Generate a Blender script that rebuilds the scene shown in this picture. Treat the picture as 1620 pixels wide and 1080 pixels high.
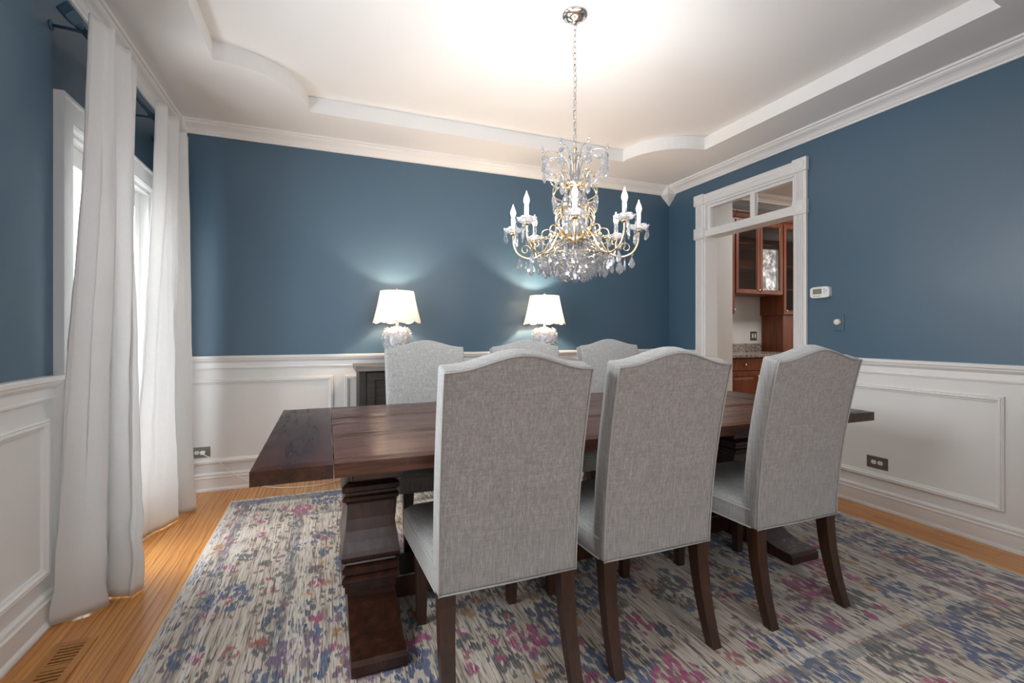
import bpy, bmesh, math, random
from mathutils import Vector, Matrix, noise
PI = math.pi
random.seed(7)
for o in list(bpy.data.objects):
    bpy.data.objects.remove(o)
S = bpy.context.scene
COL = S.collection

# ------------------------------------------------------------------ camera
CAMH = 1.165
YAW = 0.37703
cd = bpy.data.cameras.new('camera')
cam = bpy.data.objects.new('camera', cd)
COL.objects.link(cam)
cam.location = (0, 0, CAMH)
cam.rotation_euler = (PI / 2, 0, -YAW)
cd.sensor_width = 36
cd.lens = 36 * 739.62 / 1620
cd.shift_y = -14.77 / 1620
cd.clip_start = 0.02
S.camera = cam

# ------------------------------------------------------------------ world, lights, exposure
W = bpy.data.worlds.new('world')
S.world = W
W.use_nodes = True
W.node_tree.nodes['Background'].inputs['Color'].default_value = (0.86, 0.93, 1.0, 1)
W.node_tree.nodes['Background'].inputs['Strength'].default_value = 2.0


def area(name, loc, rot, sx, sy, power, col=(1, 1, 1)):
    l = bpy.data.lights.new(name, 'AREA')
    l.shape = 'RECTANGLE'
    l.size = sx
    l.size_y = sy
    l.energy = power
    l.color = col
    o = bpy.data.objects.new(name, l)
    o.location = loc
    o.rotation_euler = rot
    COL.objects.link(o)
    return o


area('window_daylight', (-1.32, 3.1, 1.15), (0, -PI / 2, 0), 1.9, 1.0, 42, (0.93, 0.97, 1.0))
area('added_foyer_back_fill', (0.9, -2.95, 1.5), (PI / 2, 0, 0), 2.6, 1.9, 7, (0.96, 0.98, 1.0))  # fill from behind the camera, through an invented foyer window
area('added_side_fill', (-1.27, 1.42, 1.54), (0, -PI / 2, 0), 1.05, 0.86, 48, (0.95, 0.98, 1.0))  # fill light for the side window that is added out of view
area('added_foyer_top_fill', (0.9, -1.2, 2.70), (0, 0, 0), 0.6, 0.6, 8, (1, 0.98, 0.95))  # extra fill added in the unseen foyer, no known fixture there
area('added_pantry_fill', (5.3, 3.2, 2.82), (0, 0, 0), 0.9, 0.5, 26, (1, 0.96, 0.9))  # added to brighten the pantry, no ceiling fixture is seen
area('kitchen_window_daylight', (7.80, 1.95, 2.05), (PI / 2, 0, 0), 0.95, 1.2, 30, (0.95, 0.98, 1.0))
BULB_W = 9.5
LAMP_W = 15.0

S.view_settings.view_transform = 'Standard'
S.view_settings.look = 'None'
S.view_settings.exposure = 0.45
S.view_settings.gamma = 1.0
S.view_settings.use_curve_mapping = False
S.cycles.max_bounces = 9
S.cycles.diffuse_bounces = 5
S.cycles.glossy_bounces = 4
S.cycles.transmission_bounces = 6
S.cycles.transparent_max_bounces = 16
S.cycles.caustics_reflective = False
S.cycles.caustics_refractive = False
S.cycles.sample_clamp_indirect = 6.0
S.cycles.use_denoising = True

# ------------------------------------------------------------------ materials
MAT = {}


class NT:
    def __init__(s, name):
        m = bpy.data.materials.new(name)
        m.use_nodes = True
        s.m = m
        s.t = m.node_tree
        s.b = s.t.nodes['Principled BSDF']
        s.out = s.t.nodes['Material Output']
        MAT[name] = m

    def n(s, kind, **kw):
        nd = s.t.nodes.new('ShaderNode' + kind)
        for k, v in kw.items():
            setattr(nd, k, v)
        return nd

    def l(s, a, b):
        s.t.links.new(a, b)

    def set(s, sock, v):
        if isinstance(v, bpy.types.NodeSocket):
            s.l(v, sock)
        else:
            if sock.type == 'RGBA' and not isinstance(v, (int, float)) and len(v) == 3:
                v = (*v, 1)
            sock.default_value = v

    def P(s, **kw):
        for k, v in kw.items():
            s.set(s.b.inputs[k.replace('_', ' ')], v)

    def math(s, op, a, b=0.0, c=0.0, clamp=False):
        nd = s.n('Math', operation=op, use_clamp=clamp)
        s.set(nd.inputs[0], a)
        s.set(nd.inputs[1], b)
        s.set(nd.inputs[2], c)
        return nd.outputs[0]

    def mix(s, f, a, b, blend='MIX'):
        nd = s.n('Mix', data_type='RGBA', blend_type=blend)
        s.set(nd.inputs[0], f)
        s.set(nd.inputs[6], a)
        s.set(nd.inputs[7], b)
        return nd.outputs[2]

    def pos(s, kind='Object'):
        if kind == 'World':
            return s.n('NewGeometry').outputs['Position']
        return s.n('TexCoord').outputs[kind]

    def map(s, vec, scale=(1, 1, 1), loc=(0, 0, 0), rot=(0, 0, 0)):
        nd = s.n('Mapping')
        s.set(nd.inputs['Vector'], vec)
        nd.inputs['Location'].default_value = loc
        nd.inputs['Rotation'].default_value = rot
        nd.inputs['Scale'].default_value = scale
        return nd.outputs[0]

    def noise(s, vec, scale=5, detail=3, rough=0.5, out='Fac', distort=0.0):
        nd = s.n('TexNoise')
        s.set(nd.inputs['Vector'], vec)
        nd.inputs['Scale'].default_value = scale
        nd.inputs['Detail'].default_value = detail
        nd.inputs['Roughness'].default_value = rough
        nd.inputs['Distortion'].default_value = distort
        return nd.outputs[out]

    def vor(s, vec, scale=5, rnd=1.0, feature='F1'):
        nd = s.n('TexVoronoi', feature=feature)
        s.set(nd.inputs['Vector'], vec)
        nd.inputs['Scale'].default_value = scale
        nd.inputs['Randomness'].default_value = rnd
        return nd.outputs

    def ramp(s, f, stops, interp='LINEAR'):
        nd = s.n('ValToRGB')
        r = nd.color_ramp
        r.interpolation = interp
        while len(r.elements) < len(stops):
            r.elements.new(0.5)
        for e, (p, c) in zip(r.elements, stops):
            e.position = p
            e.color = (*c, 1) if len(c) == 3 else c
        s.set(nd.inputs[0], f)
        return nd.outputs['Color']

    def rng(s, f, a, b, c=0.0, d=1.0):
        nd = s.n('MapRange')
        s.set(nd.inputs[0], f)
        nd.inputs[1].default_value = a
        nd.inputs[2].default_value = b
        nd.inputs[3].default_value = c
        nd.inputs[4].default_value = d
        return nd.outputs[0]

    def bump(s, h, strength=0.2, dist=0.01):
        nd = s.n('Bump')
        nd.inputs['Strength'].default_value = strength
        nd.inputs['Distance'].default_value = dist
        s.set(nd.inputs['Height'], h)
        s.l(nd.outputs[0], s.b.inputs['Normal'])


def plain(name, col, rough=0.5, metal=0.0, var=0.0, bscale=0, bstr=0.1, **kw):
    t = NT(name)
    p = t.pos('World')
    c = col
    if var:
        f = t.noise(p, 3.0, 4, 0.6)
        c = t.mix(f, [x * (1 - var) for x in col], [min(1, x * (1 + var)) for x in col])
    t.P(Base_Color=c, Roughness=rough, Metallic=metal, **kw)
    if bscale:
        t.bump(t.noise(p, bscale, 3, 0.6), bstr, 0.002)
    return t.m


# painted walls: slight orange-peel, uneven sheen of an eggshell paint
t = NT('blue_paint')
p = t.pos('World')
f = t.noise(p, 1.3, 5, 0.6)
f2 = t.noise(p, 160, 2, 0.6)
c = t.mix(f, (0.037, 0.090, 0.148), (0.052, 0.114, 0.176))
c = t.mix(t.math('MULTIPLY', f2, 0.5), c, (0.060, 0.122, 0.180))
t.P(Base_Color=c, Roughness=t.rng(f, 0.3, 0.7, 0.40, 0.52), Specular_IOR_Level=0.8)
t.bump(f2, 0.12, 0.002)
t = NT('blue_metal')
t.P(Base_Color=(0.03, 0.075, 0.125), Roughness=0.42, Metallic=0.1)
t.bump(t.noise(t.pos('World'), 90, 2), 0.05, 0.001)
plain('white_trim', (0.78, 0.775, 0.765), 0.38, var=0.015, bscale=60, bstr=0.03)
plain('wainscot_paint', (0.72, 0.715, 0.70), 0.45, var=0.03, bscale=150, bstr=0.05)
plain('ceiling_paint', (0.80, 0.80, 0.795), 0.75, var=0.02, bscale=120, bstr=0.08)
plain('pantry_wall_paint', (0.62, 0.62, 0.61), 0.6, var=0.03)
plain('pantry_ceiling_paint', (0.70, 0.69, 0.68), 0.8, var=0.02)
plain('window_frame_paint', (0.70, 0.69, 0.67), 0.4, var=0.02)
plain('nickel', (0.72, 0.70, 0.67), 0.16, 1.0, bscale=40, bstr=0.02)
plain('steel_plate', (0.20, 0.19, 0.18), 0.38, 0.75, bscale=300, bstr=0.05)
plain('outlet_face', (0.83, 0.82, 0.79), 0.35, var=0.01)
plain('slot_dark', (0.02, 0.02, 0.02), 0.6, var=0.1)
plain('white_plastic', (0.84, 0.85, 0.86), 0.35, var=0.01)
plain('grey_plastic', (0.36, 0.37, 0.38), 0.4, var=0.02)
plain('ivory_plastic', (0.86, 0.80, 0.66), 0.3, var=0.01)
plain('white_cord', (0.80, 0.79, 0.77), 0.45, var=0.02)
plain('brass', (0.78, 0.60, 0.36), 0.22, 1.0, bscale=60, bstr=0.05)
plain('ceramic_white', (0.62, 0.63, 0.66), 0.25, var=0.02, bscale=60, bstr=0.1)
plain('candle_sleeve', (0.86, 0.86, 0.86), 0.35, var=0.02)
plain('void_dark', (0.015, 0.012, 0.01), 0.8, var=0.2)
plain('felt_gasket', (0.12, 0.10, 0.09), 0.8, var=0.1)
t = NT('lcd_screen')
f = t.noise(t.map(t.pos('World'), (1, 160, 160)), 1.0, 2)
t.P(Base_Color=t.mix(f, (0.16, 0.19, 0.13), (0.26, 0.29, 0.21)), Roughness=0.25)


# glass panes: clear with Fresnel reflection
def glass_pane(name, tint=(1, 1, 1), ior=1.5, rough=0.0):
    t = NT(name)
    tr = t.n('BsdfTransparent')
    t.set(tr.inputs[0], tint)
    gl = t.n('BsdfGlossy')
    gl.inputs['Roughness'].default_value = rough
    lw = t.n('LayerWeight')
    lw.inputs['Blend'].default_value = 0.5
    r0 = ((ior - 1) / (ior + 1)) ** 2
    mx = t.n('MixShader')
    t.l(t.math('MULTIPLY_ADD', t.math('POWER', lw.outputs['Facing'], 5.0), 1 - r0, r0), mx.inputs[0])
    t.l(tr.outputs[0], mx.inputs[1])
    t.l(gl.outputs[0], mx.inputs[2])
    t.l(mx.outputs[0], t.out.inputs[0])
    return t


glass_pane('window_glass')
t = glass_pane('cabinet_glass', (0.75, 0.72, 0.70), 1.75)

# crystal: clear, mirror facets, a little milky scatter
t = NT('crystal')
tr = t.n('BsdfTransparent')
tr.inputs[0].default_value = (0.90, 0.93, 0.98, 1)
rf = t.n('BsdfRefraction')
rf.inputs['IOR'].default_value = 1.55
rf.inputs['Roughness'].default_value = 0.0
gl = t.n('BsdfGlossy')
gl.inputs['Roughness'].default_value = 0.03
df = t.n('BsdfTranslucent')
df.inputs[0].default_value = (0.95, 0.95, 0.97, 1)
m1 = t.n('MixShader'); m1.inputs[0].default_value = 0.40
t.l(tr.outputs[0], m1.inputs[1]); t.l(rf.outputs[0], m1.inputs[2])
m2 = t.n('MixShader'); m2.inputs[0].default_value = 0.17
t.l(m1.outputs[0], m2.inputs[1]); t.l(df.outputs[0], m2.inputs[2])
lw = t.n('LayerWeight'); lw.inputs['Blend'].default_value = 0.5
m3 = t.n('MixShader')
t.l(t.math('MULTIPLY_ADD', t.math('POWER', lw.outputs['Facing'], 3.0), 0.70, 0.26), m3.inputs[0])
t.l(m2.outputs[0], m3.inputs[1]); t.l(gl.outputs[0], m3.inputs[2])
t.l(m3.outputs[0], t.out.inputs[0])


def emitter(name, col, strength):
    t = NT(name)
    t.P(Base_Color=(1, 1, 1), Emission_Color=col, Emission_Strength=strength, Roughness=0.3)
    return t


emitter('flame_bulb_glow', (1.0, 0.66, 0.34), 2.6)
emitter('lamp_bulb_glow', (1.0, 0.93, 0.82), 8)
# glowing garden light behind the kitchen window (foliage against sky)
t = NT('garden_view')
p = t.pos('World')
f = t.noise(p, 9, 8, 0.75)
t.P(Base_Color=(0, 0, 0), Emission_Color=t.ramp(f, [(0.35, (0.05, 0.045, 0.04)), (0.5, (0.35, 0.33, 0.31)), (0.62, (1, 1, 1))]), Emission_Strength=9.0)

# lamp shade fabric
t = NT('shade_fabric')
df = t.n('BsdfDiffuse'); df.inputs[0].default_value = (0.86, 0.83, 0.78, 1)
tl = t.n('BsdfTranslucent')
w = t.noise(t.map(t.pos('Object'), (1, 1, 1)), 220, 2)
t.l(t.mix(w, (0.60, 0.55, 0.46), (0.72, 0.67, 0.57)), tl.inputs[0])
mx = t.n('MixShader'); mx.inputs[0].default_value = 0.10
t.l(df.outputs[0], mx.inputs[1]); t.l(tl.outputs[0], mx.inputs[2]); t.l(mx.outputs[0], t.out.inputs[0])
plain('shade_trim', (0.33, 0.31, 0.29), 0.8, var=0.1)

# curtains
t = NT('curtain_fabric')
p = t.pos('World')
wv = t.noise(t.map(p, (300, 300, 40)), 1.0, 2)
wh = t.noise(t.map(p, (20, 20, 500)), 1.0, 2)
ff = t.math('MULTIPLY', t.math('ADD', wv, wh), 0.5)
cc = t.mix(ff, (0.74, 0.735, 0.725), (0.86, 0.855, 0.845))
df = t.n('BsdfDiffuse'); t.l(cc, df.inputs[0])
tl = t.n('BsdfTranslucent'); t.l(cc, tl.inputs[0])
bp = t.n('Bump'); bp.inputs['Strength'].default_value = 0.12; bp.inputs['Distance'].default_value = 0.002
t.l(ff, bp.inputs['Height']); t.l(bp.outputs[0], df.inputs['Normal'])
mx = t.n('MixShader'); mx.inputs[0].default_value = 0.34
t.l(df.outputs[0], mx.inputs[1]); t.l(tl.outputs[0], mx.inputs[2])
gs = t.n('BsdfGlossy'); gs.inputs['Roughness'].default_value = 0.42
t.l(bp.outputs[0], gs.inputs['Normal'])
m4 = t.n('MixShader'); m4.inputs[0].default_value = 0.07
t.l(mx.outputs[0], m4.inputs[1]); t.l(gs.outputs[0], m4.inputs[2]); t.l(m4.outputs[0], t.out.inputs[0])

# slubby linen
t = NT('linen')
p = t.pos('Object')
v1 = t.noise(t.map(p, (420, 420, 14)), 1.0, 2, 0.6)
v2 = t.noise(t.map(p, (16, 16, 420)), 1.0, 2, 0.6)
v3 = t.noise(t.map(p, (150, 150, 5)), 1.0, 2, 0.6)
fine = t.noise(p, 900, 1)
s_ = t.math('ADD', t.math('MULTIPLY', v1, 0.42), t.math('MULTIPLY', v2, 0.22))
s_ = t.math('ADD', s_, t.math('MULTIPLY', v3, 0.26))
s_ = t.math('ADD', s_, t.math('MULTIPLY', fine, 0.10))
t.P(Base_Color=t.ramp(s_, [(0.33, (0.205, 0.207, 0.205)), (0.5, (0.325, 0.328, 0.325)), (0.67, (0.50, 0.502, 0.497))]), Roughness=0.9)
t.b.inputs['Sheen Weight'].default_value = 0.15
t.bump(s_, 0.25, 0.002)
plain('linen_piping', (0.38, 0.373, 0.362), 0.85, var=0.08, bscale=500, bstr=0.2)


def wood(name, dark, mid, light, grain=(3, 60, 60), rough=0.35, bstr=0.15, coord='World', knots=False, rnd=True):
    t = NT(name)
    p = t.pos(coord)
    if rnd:
        oi = t.n('ObjectInfo').outputs['Random']
        cmb = t.n('CombineXYZ')
        t.l(t.math('MULTIPLY', oi, 37.0), cmb.inputs[0]); t.l(t.math('MULTIPLY', oi, 91.0), cmb.inputs[1]); t.l(t.math('MULTIPLY', oi, 53.0), cmb.inputs[2])
        va = t.n('VectorMath', operation='ADD')
        t.l(p, va.inputs[0]); t.l(cmb.outputs[0], va.inputs[1])
        p = va.outputs[0]
    a = t.noise(t.map(p, grain), 1.0, 5, 0.65, distort=0.6)
    b = t.noise(t.map(p, [g * 0.28 for g in grain]), 1.0, 3, 0.5, distort=1.2)
    f = t.math('ADD', t.math('MULTIPLY', a, 0.55), t.math('MULTIPLY', b, 0.45))
    c = t.ramp(f, [(0.32, dark), (0.5, mid), (0.68, light)])
    if rnd:
        c = t.mix(t.rng(oi, 0, 1, 0.0, 0.30), c, [x * 0.62 for x in mid])
    t.P(Base_Color=c, Roughness=t.rng(f, 0.3, 0.7, rough + 0.06, rough - 0.06))
    t.bump(f, bstr, 0.004)
    return t


# oak floor strips run along Y
t = NT('oak_floor')
p = t.pos('World')
oi = t.n('ObjectInfo').outputs['Random']
cmb = t.n('CombineXYZ')
t.l(t.math('MULTIPLY', oi, 17.0), cmb.inputs[0]); t.l(t.math('MULTIPLY', oi, 71.0), cmb.inputs[1])
va = t.n('VectorMath', operation='ADD'); t.l(p, va.inputs[0]); t.l(cmb.outputs[0], va.inputs[1])
q = va.outputs[0]
wv = t.n('TexWave', wave_type='BANDS', bands_direction='X', wave_profile='SAW')
t.set(wv.inputs['Vector'], t.map(q, (9, 0.9, 1)))
wv.inputs['Scale'].default_value = 1.3; wv.inputs['Distortion'].default_value = 12.0
wv.inputs['Detail'].default_value = 2.5; wv.inputs['Detail Scale'].default_value = 0.9
g2 = t.noise(t.map(q, (60, 2, 5)), 1.0, 3, 0.5)
f = t.math('ADD', t.math('MULTIPLY', wv.outputs['Fac'], 0.42), t.math('MULTIPLY', g2, 0.58))
c = t.ramp(f, [(0.22, (0.38, 0.130, 0.020)), (0.45, (0.60, 0.250, 0.048)), (0.75, (0.74, 0.360, 0.088))])
c = t.mix(t.rng(oi, 0, 1, 0.0, 0.55), c, (0.45, 0.170, 0.040))
t.P(Base_Color=c, Roughness=0.27)
t.b.inputs['Coat Weight'].default_value = 0.25
t.b.inputs['Coat Roughness'].default_value = 0.15
t.bump(f, 0.06, 0.002)
wood('register_oak', (0.36, 0.14, 0.030), (0.52, 0.225, 0.055), (0.62, 0.29, 0.08), (90, 4, 4), 0.35)

# table: dark, hand-scraped
def table_wood(name, grain, k=1.0):
    t = wood(name, (0.020 * k, 0.007 * k, 0.0045 * k), (0.074 * k, 0.024 * k, 0.012 * k), (0.165 * k, 0.056 * k, 0.027 * k), grain, 0.25, 0.0)
    p = t.pos('World')
    scr = t.noise(t.map(p, [g * 0.22 for g in grain]), 1.0, 3, 0.6)
    scr2 = t.noise(t.map(p, [g * 1.4 for g in grain]), 1.0, 3, 0.7)
    t.bump(t.math('ADD', scr, t.math('MULTIPLY', scr2, 0.35)), 0.45, 0.006)
    return t


table_wood('table_wood_long', (3.2, 46, 46))
table_wood('table_wood_cross', (46, 3.2, 46), 0.5)
wood('table_base_wood', (0.010, 0.004, 0.003), (0.036, 0.013, 0.0075), (0.080, 0.029, 0.015), (40, 40, 5), 0.30, 0.12)
wood('chair_leg_wood', (0.015, 0.0055, 0.0025), (0.040, 0.0155, 0.0072), (0.074, 0.030, 0.014), (60, 60, 5), 0.38, 0.08, 'Object')
wood('sideboard_wood', (0.014, 0.011, 0.009), (0.030, 0.024, 0.020), (0.058, 0.048, 0.041), (4, 60, 60), 0.5, 0.15)
wood('sideboard_top_wood', (0.09, 0.08, 0.075), (0.17, 0.155, 0.145), (0.27, 0.25, 0.235), (4, 60, 60), 0.42, 0.25)
wood('cherry_wood', (0.085, 0.020, 0.008), (0.17, 0.044, 0.016), (0.255, 0.075, 0.028), (30, 30, 3), 0.32, 0.05)
t = NT('granite')
p = t.pos('World')
v = t.vor(p, 110)['Color']
f = t.noise(p, 60, 4, 0.7)
sv = t.n('SeparateColor'); t.l(v, sv.inputs[0])
c = t.ramp(t.math('ADD', t.math('MULTIPLY', sv.outputs[0], 0.6), t.math('MULTIPLY', f, 0.4)), [(0.2, (0.05, 0.04, 0.035)), (0.5, (0.24, 0.20, 0.17)), (0.8, (0.50, 0.45, 0.41))])
t.P(Base_Color=c, Roughness=0.2)

# ---- rug: woven strokes run along Y
RX0, RX1, RY0, RY1 = -0.604, 3.07, 0.68, 3.675
t = NT('rug_pile')
P0 = t.pos('World')
st1 = t.noise(t.map(P0, (150, 7, 1)), 1.0, 3, 0.65)
st2 = t.noise(t.map(P0, (60, 2.2, 1), (5, 9, 0)), 1.0, 3, 0.6)
st3 = t.noise(t.map(P0, (240, 16, 1), (2, 4, 0)), 1.0, 2, 0.6)
blo = t.noise(t.map(P0, (1, 1, 0)), 1.6, 3, 0.5)
# ground: ivory to beige to grey strokes
g = t.math('ADD', t.math('MULTIPLY', st1, 0.5), t.math('MULTIPLY', st2, 0.5))
ground = t.ramp(g, [(0.32, (0.07, 0.062, 0.062)), (0.42, (0.27, 0.21, 0.165)), (0.49, (0.50, 0.43, 0.35)), (0.60, (0.66, 0.61, 0.55))])
# ragged offset so motifs break up into strokes
sx = t.n('SeparateXYZ'); t.l(P0, sx.inputs[0])
jit = t.math('MULTIPLY', t.math('SUBTRACT', st1, 0.5), 0.085)
cm = t.n('CombineXYZ'); t.l(sx.outputs[0], cm.inputs[0]); t.l(t.math('ADD', sx.outputs[1], jit), cm.inputs[1])
Q = cm.outputs[0]
pet = t.vor(t.map(Q, (1.25, 0.62, 0)), 36, 0.9)['Distance']
petm = t.math('LESS_THAN', pet, 0.56)


def motif(base, scale, off, rad, pal, keep):
    vo = t.vor(t.map(Q, (1.0, 0.85, 0), off), scale, 0.85)
    sc = t.n('SeparateColor'); t.l(vo['Color'], sc.inputs[0])
    inside = t.math('LESS_THAN', vo['Distance'], rad)
    on = t.math('LESS_THAN', sc.outputs[1], keep)
    msk = t.math('MULTIPLY', t.math('MULTIPLY', inside, on), petm)
    col = t.ramp(sc.outputs[0], [(i / len(pal), c) for i, c in enumerate(pal)], 'CONSTANT')
    col = t.mix(t.rng(st3, 0.40, 0.68, 0.0, 0.45), col, (0.42, 0.39, 0.37))
    return t.mix(t.math('MULTIPLY', msk, 0.92), base, col)


BL, DB, MG, PU, OC, OL, CH, RD = (0.014, 0.062, 0.175), (0.012, 0.032, 0.085), (0.36, 0.022, 0.14), (0.16, 0.07, 0.17), (0.40, 0.19, 0.035), (0.10, 0.10, 0.055), (0.045, 0.048, 0.058), (0.36, 0.07, 0.06)
dots = t.vor(t.map(Q, (1.0, 0.75, 0), (4.4, 2.9, 0)), 30, 1.0)
dsp = t.n('SeparateColor'); t.l(dots['Color'], dsp.inputs[0])
dm_k = t.math('MULTIPLY', t.math('LESS_THAN', dots['Distance'], 0.36), t.math('LESS_THAN', dsp.outputs[1], t.rng(blo, 0.35, 0.65, 0.1, 0.75)))
dcol = t.ramp(dsp.outputs[0], [(0, (0.10, 0.075, 0.085)), (0.25, (0.22, 0.09, 0.12)), (0.45, (0.075, 0.08, 0.10)), (0.7, (0.14, 0.12, 0.085)), (0.85, (0.26, 0.10, 0.09))], 'CONSTANT')
base0 = t.mix(t.math('MULTIPLY', dm_k, 0.8), ground, dcol)
c = motif(base0, 9.0, (3.1, 1.7, 0), 0.50, [CH, OL, CH, BL, CH, DB], 0.62)
c = motif(c, 4.6, (0.4, 5.3, 0), 0.50, [BL, MG, DB, PU, BL, CH, BL, DB], 0.85)
c = motif(c, 12.0, (8.1, 2.2, 0), 0.40, [MG, OC, RD, PU, OC, MG], 0.5)
c = motif(c, 2.6, (1.9, 0.6, 0), 0.36, [BL, BL, DB, BL, MG], 0.62)
# border stripes by distance from the long edges
dL = t.math('SUBTRACT', sx.outputs[0], RX0)
dR = t.math('SUBTRACT', RX1, sx.outputs[0])
dm = t.math('MINIMUM', t.math('MINIMUM', dL, dR), t.math('MINIMUM', t.math('SUBTRACT', RY1, sx.outputs[1]), t.math('SUBTRACT', sx.outputs[1], RY0)))
dm = t.math('ADD', dm, t.math('MULTIPLY', t.math('SUBTRACT', st2, 0.5), 0.03))


def band(base, a, b, col, fac):
    m_ = t.math('MULTIPLY', t.math('GREATER_THAN', dm, a), t.math('LESS_THAN', dm, b))
    m_ = t.math('MULTIPLY', m_, t.rng(st3, 0.40, 0.55, 0.0, fac))
    return t.mix(m_, base, col)


c = band(c, 0.0, 0.045, (0.66, 0.64, 0.60), 0.95)
c = band(c, 0.09, 0.13, (0.12, 0.14, 0.20), 0.8)
c = band(c, 0.150, 0.170, (0.68, 0.66, 0.62), 0.9)
c = band(c, 0.41, 0.46, (0.13, 0.14, 0.17), 0.75)
c = band(c, 0.47, 0.52, (0.66, 0.62, 0.55), 0.8)
dF = t.math('SUBTRACT', RY1, sx.outputs[1])
mf = t.math('MULTIPLY', t.math('GREATER_THAN', dF, 0.03), t.math('LESS_THAN', dF, 0.11))
c = t.mix(t.math('MULTIPLY', mf, t.rng(st1, 0.42, 0.58, 0.1, 0.85)), c, (0.10, 0.115, 0.16))
c = t.mix(t.math('MULTIPLY', t.rng(st1, 0.36, 0.45, 0.85, 0.0), 0.9), c, (0.055, 0.05, 0.052))
t.P(Base_Color=c, Roughness=0.95)
t.b.inputs['Sheen Weight'].default_value = 0.2
t.bump(t.math('ADD', st1, st3), 0.5, 0.004)
plain('rug_binding', (0.66, 0.63, 0.58), 0.95, var=0.1, bscale=300, bstr=0.3)


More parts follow.
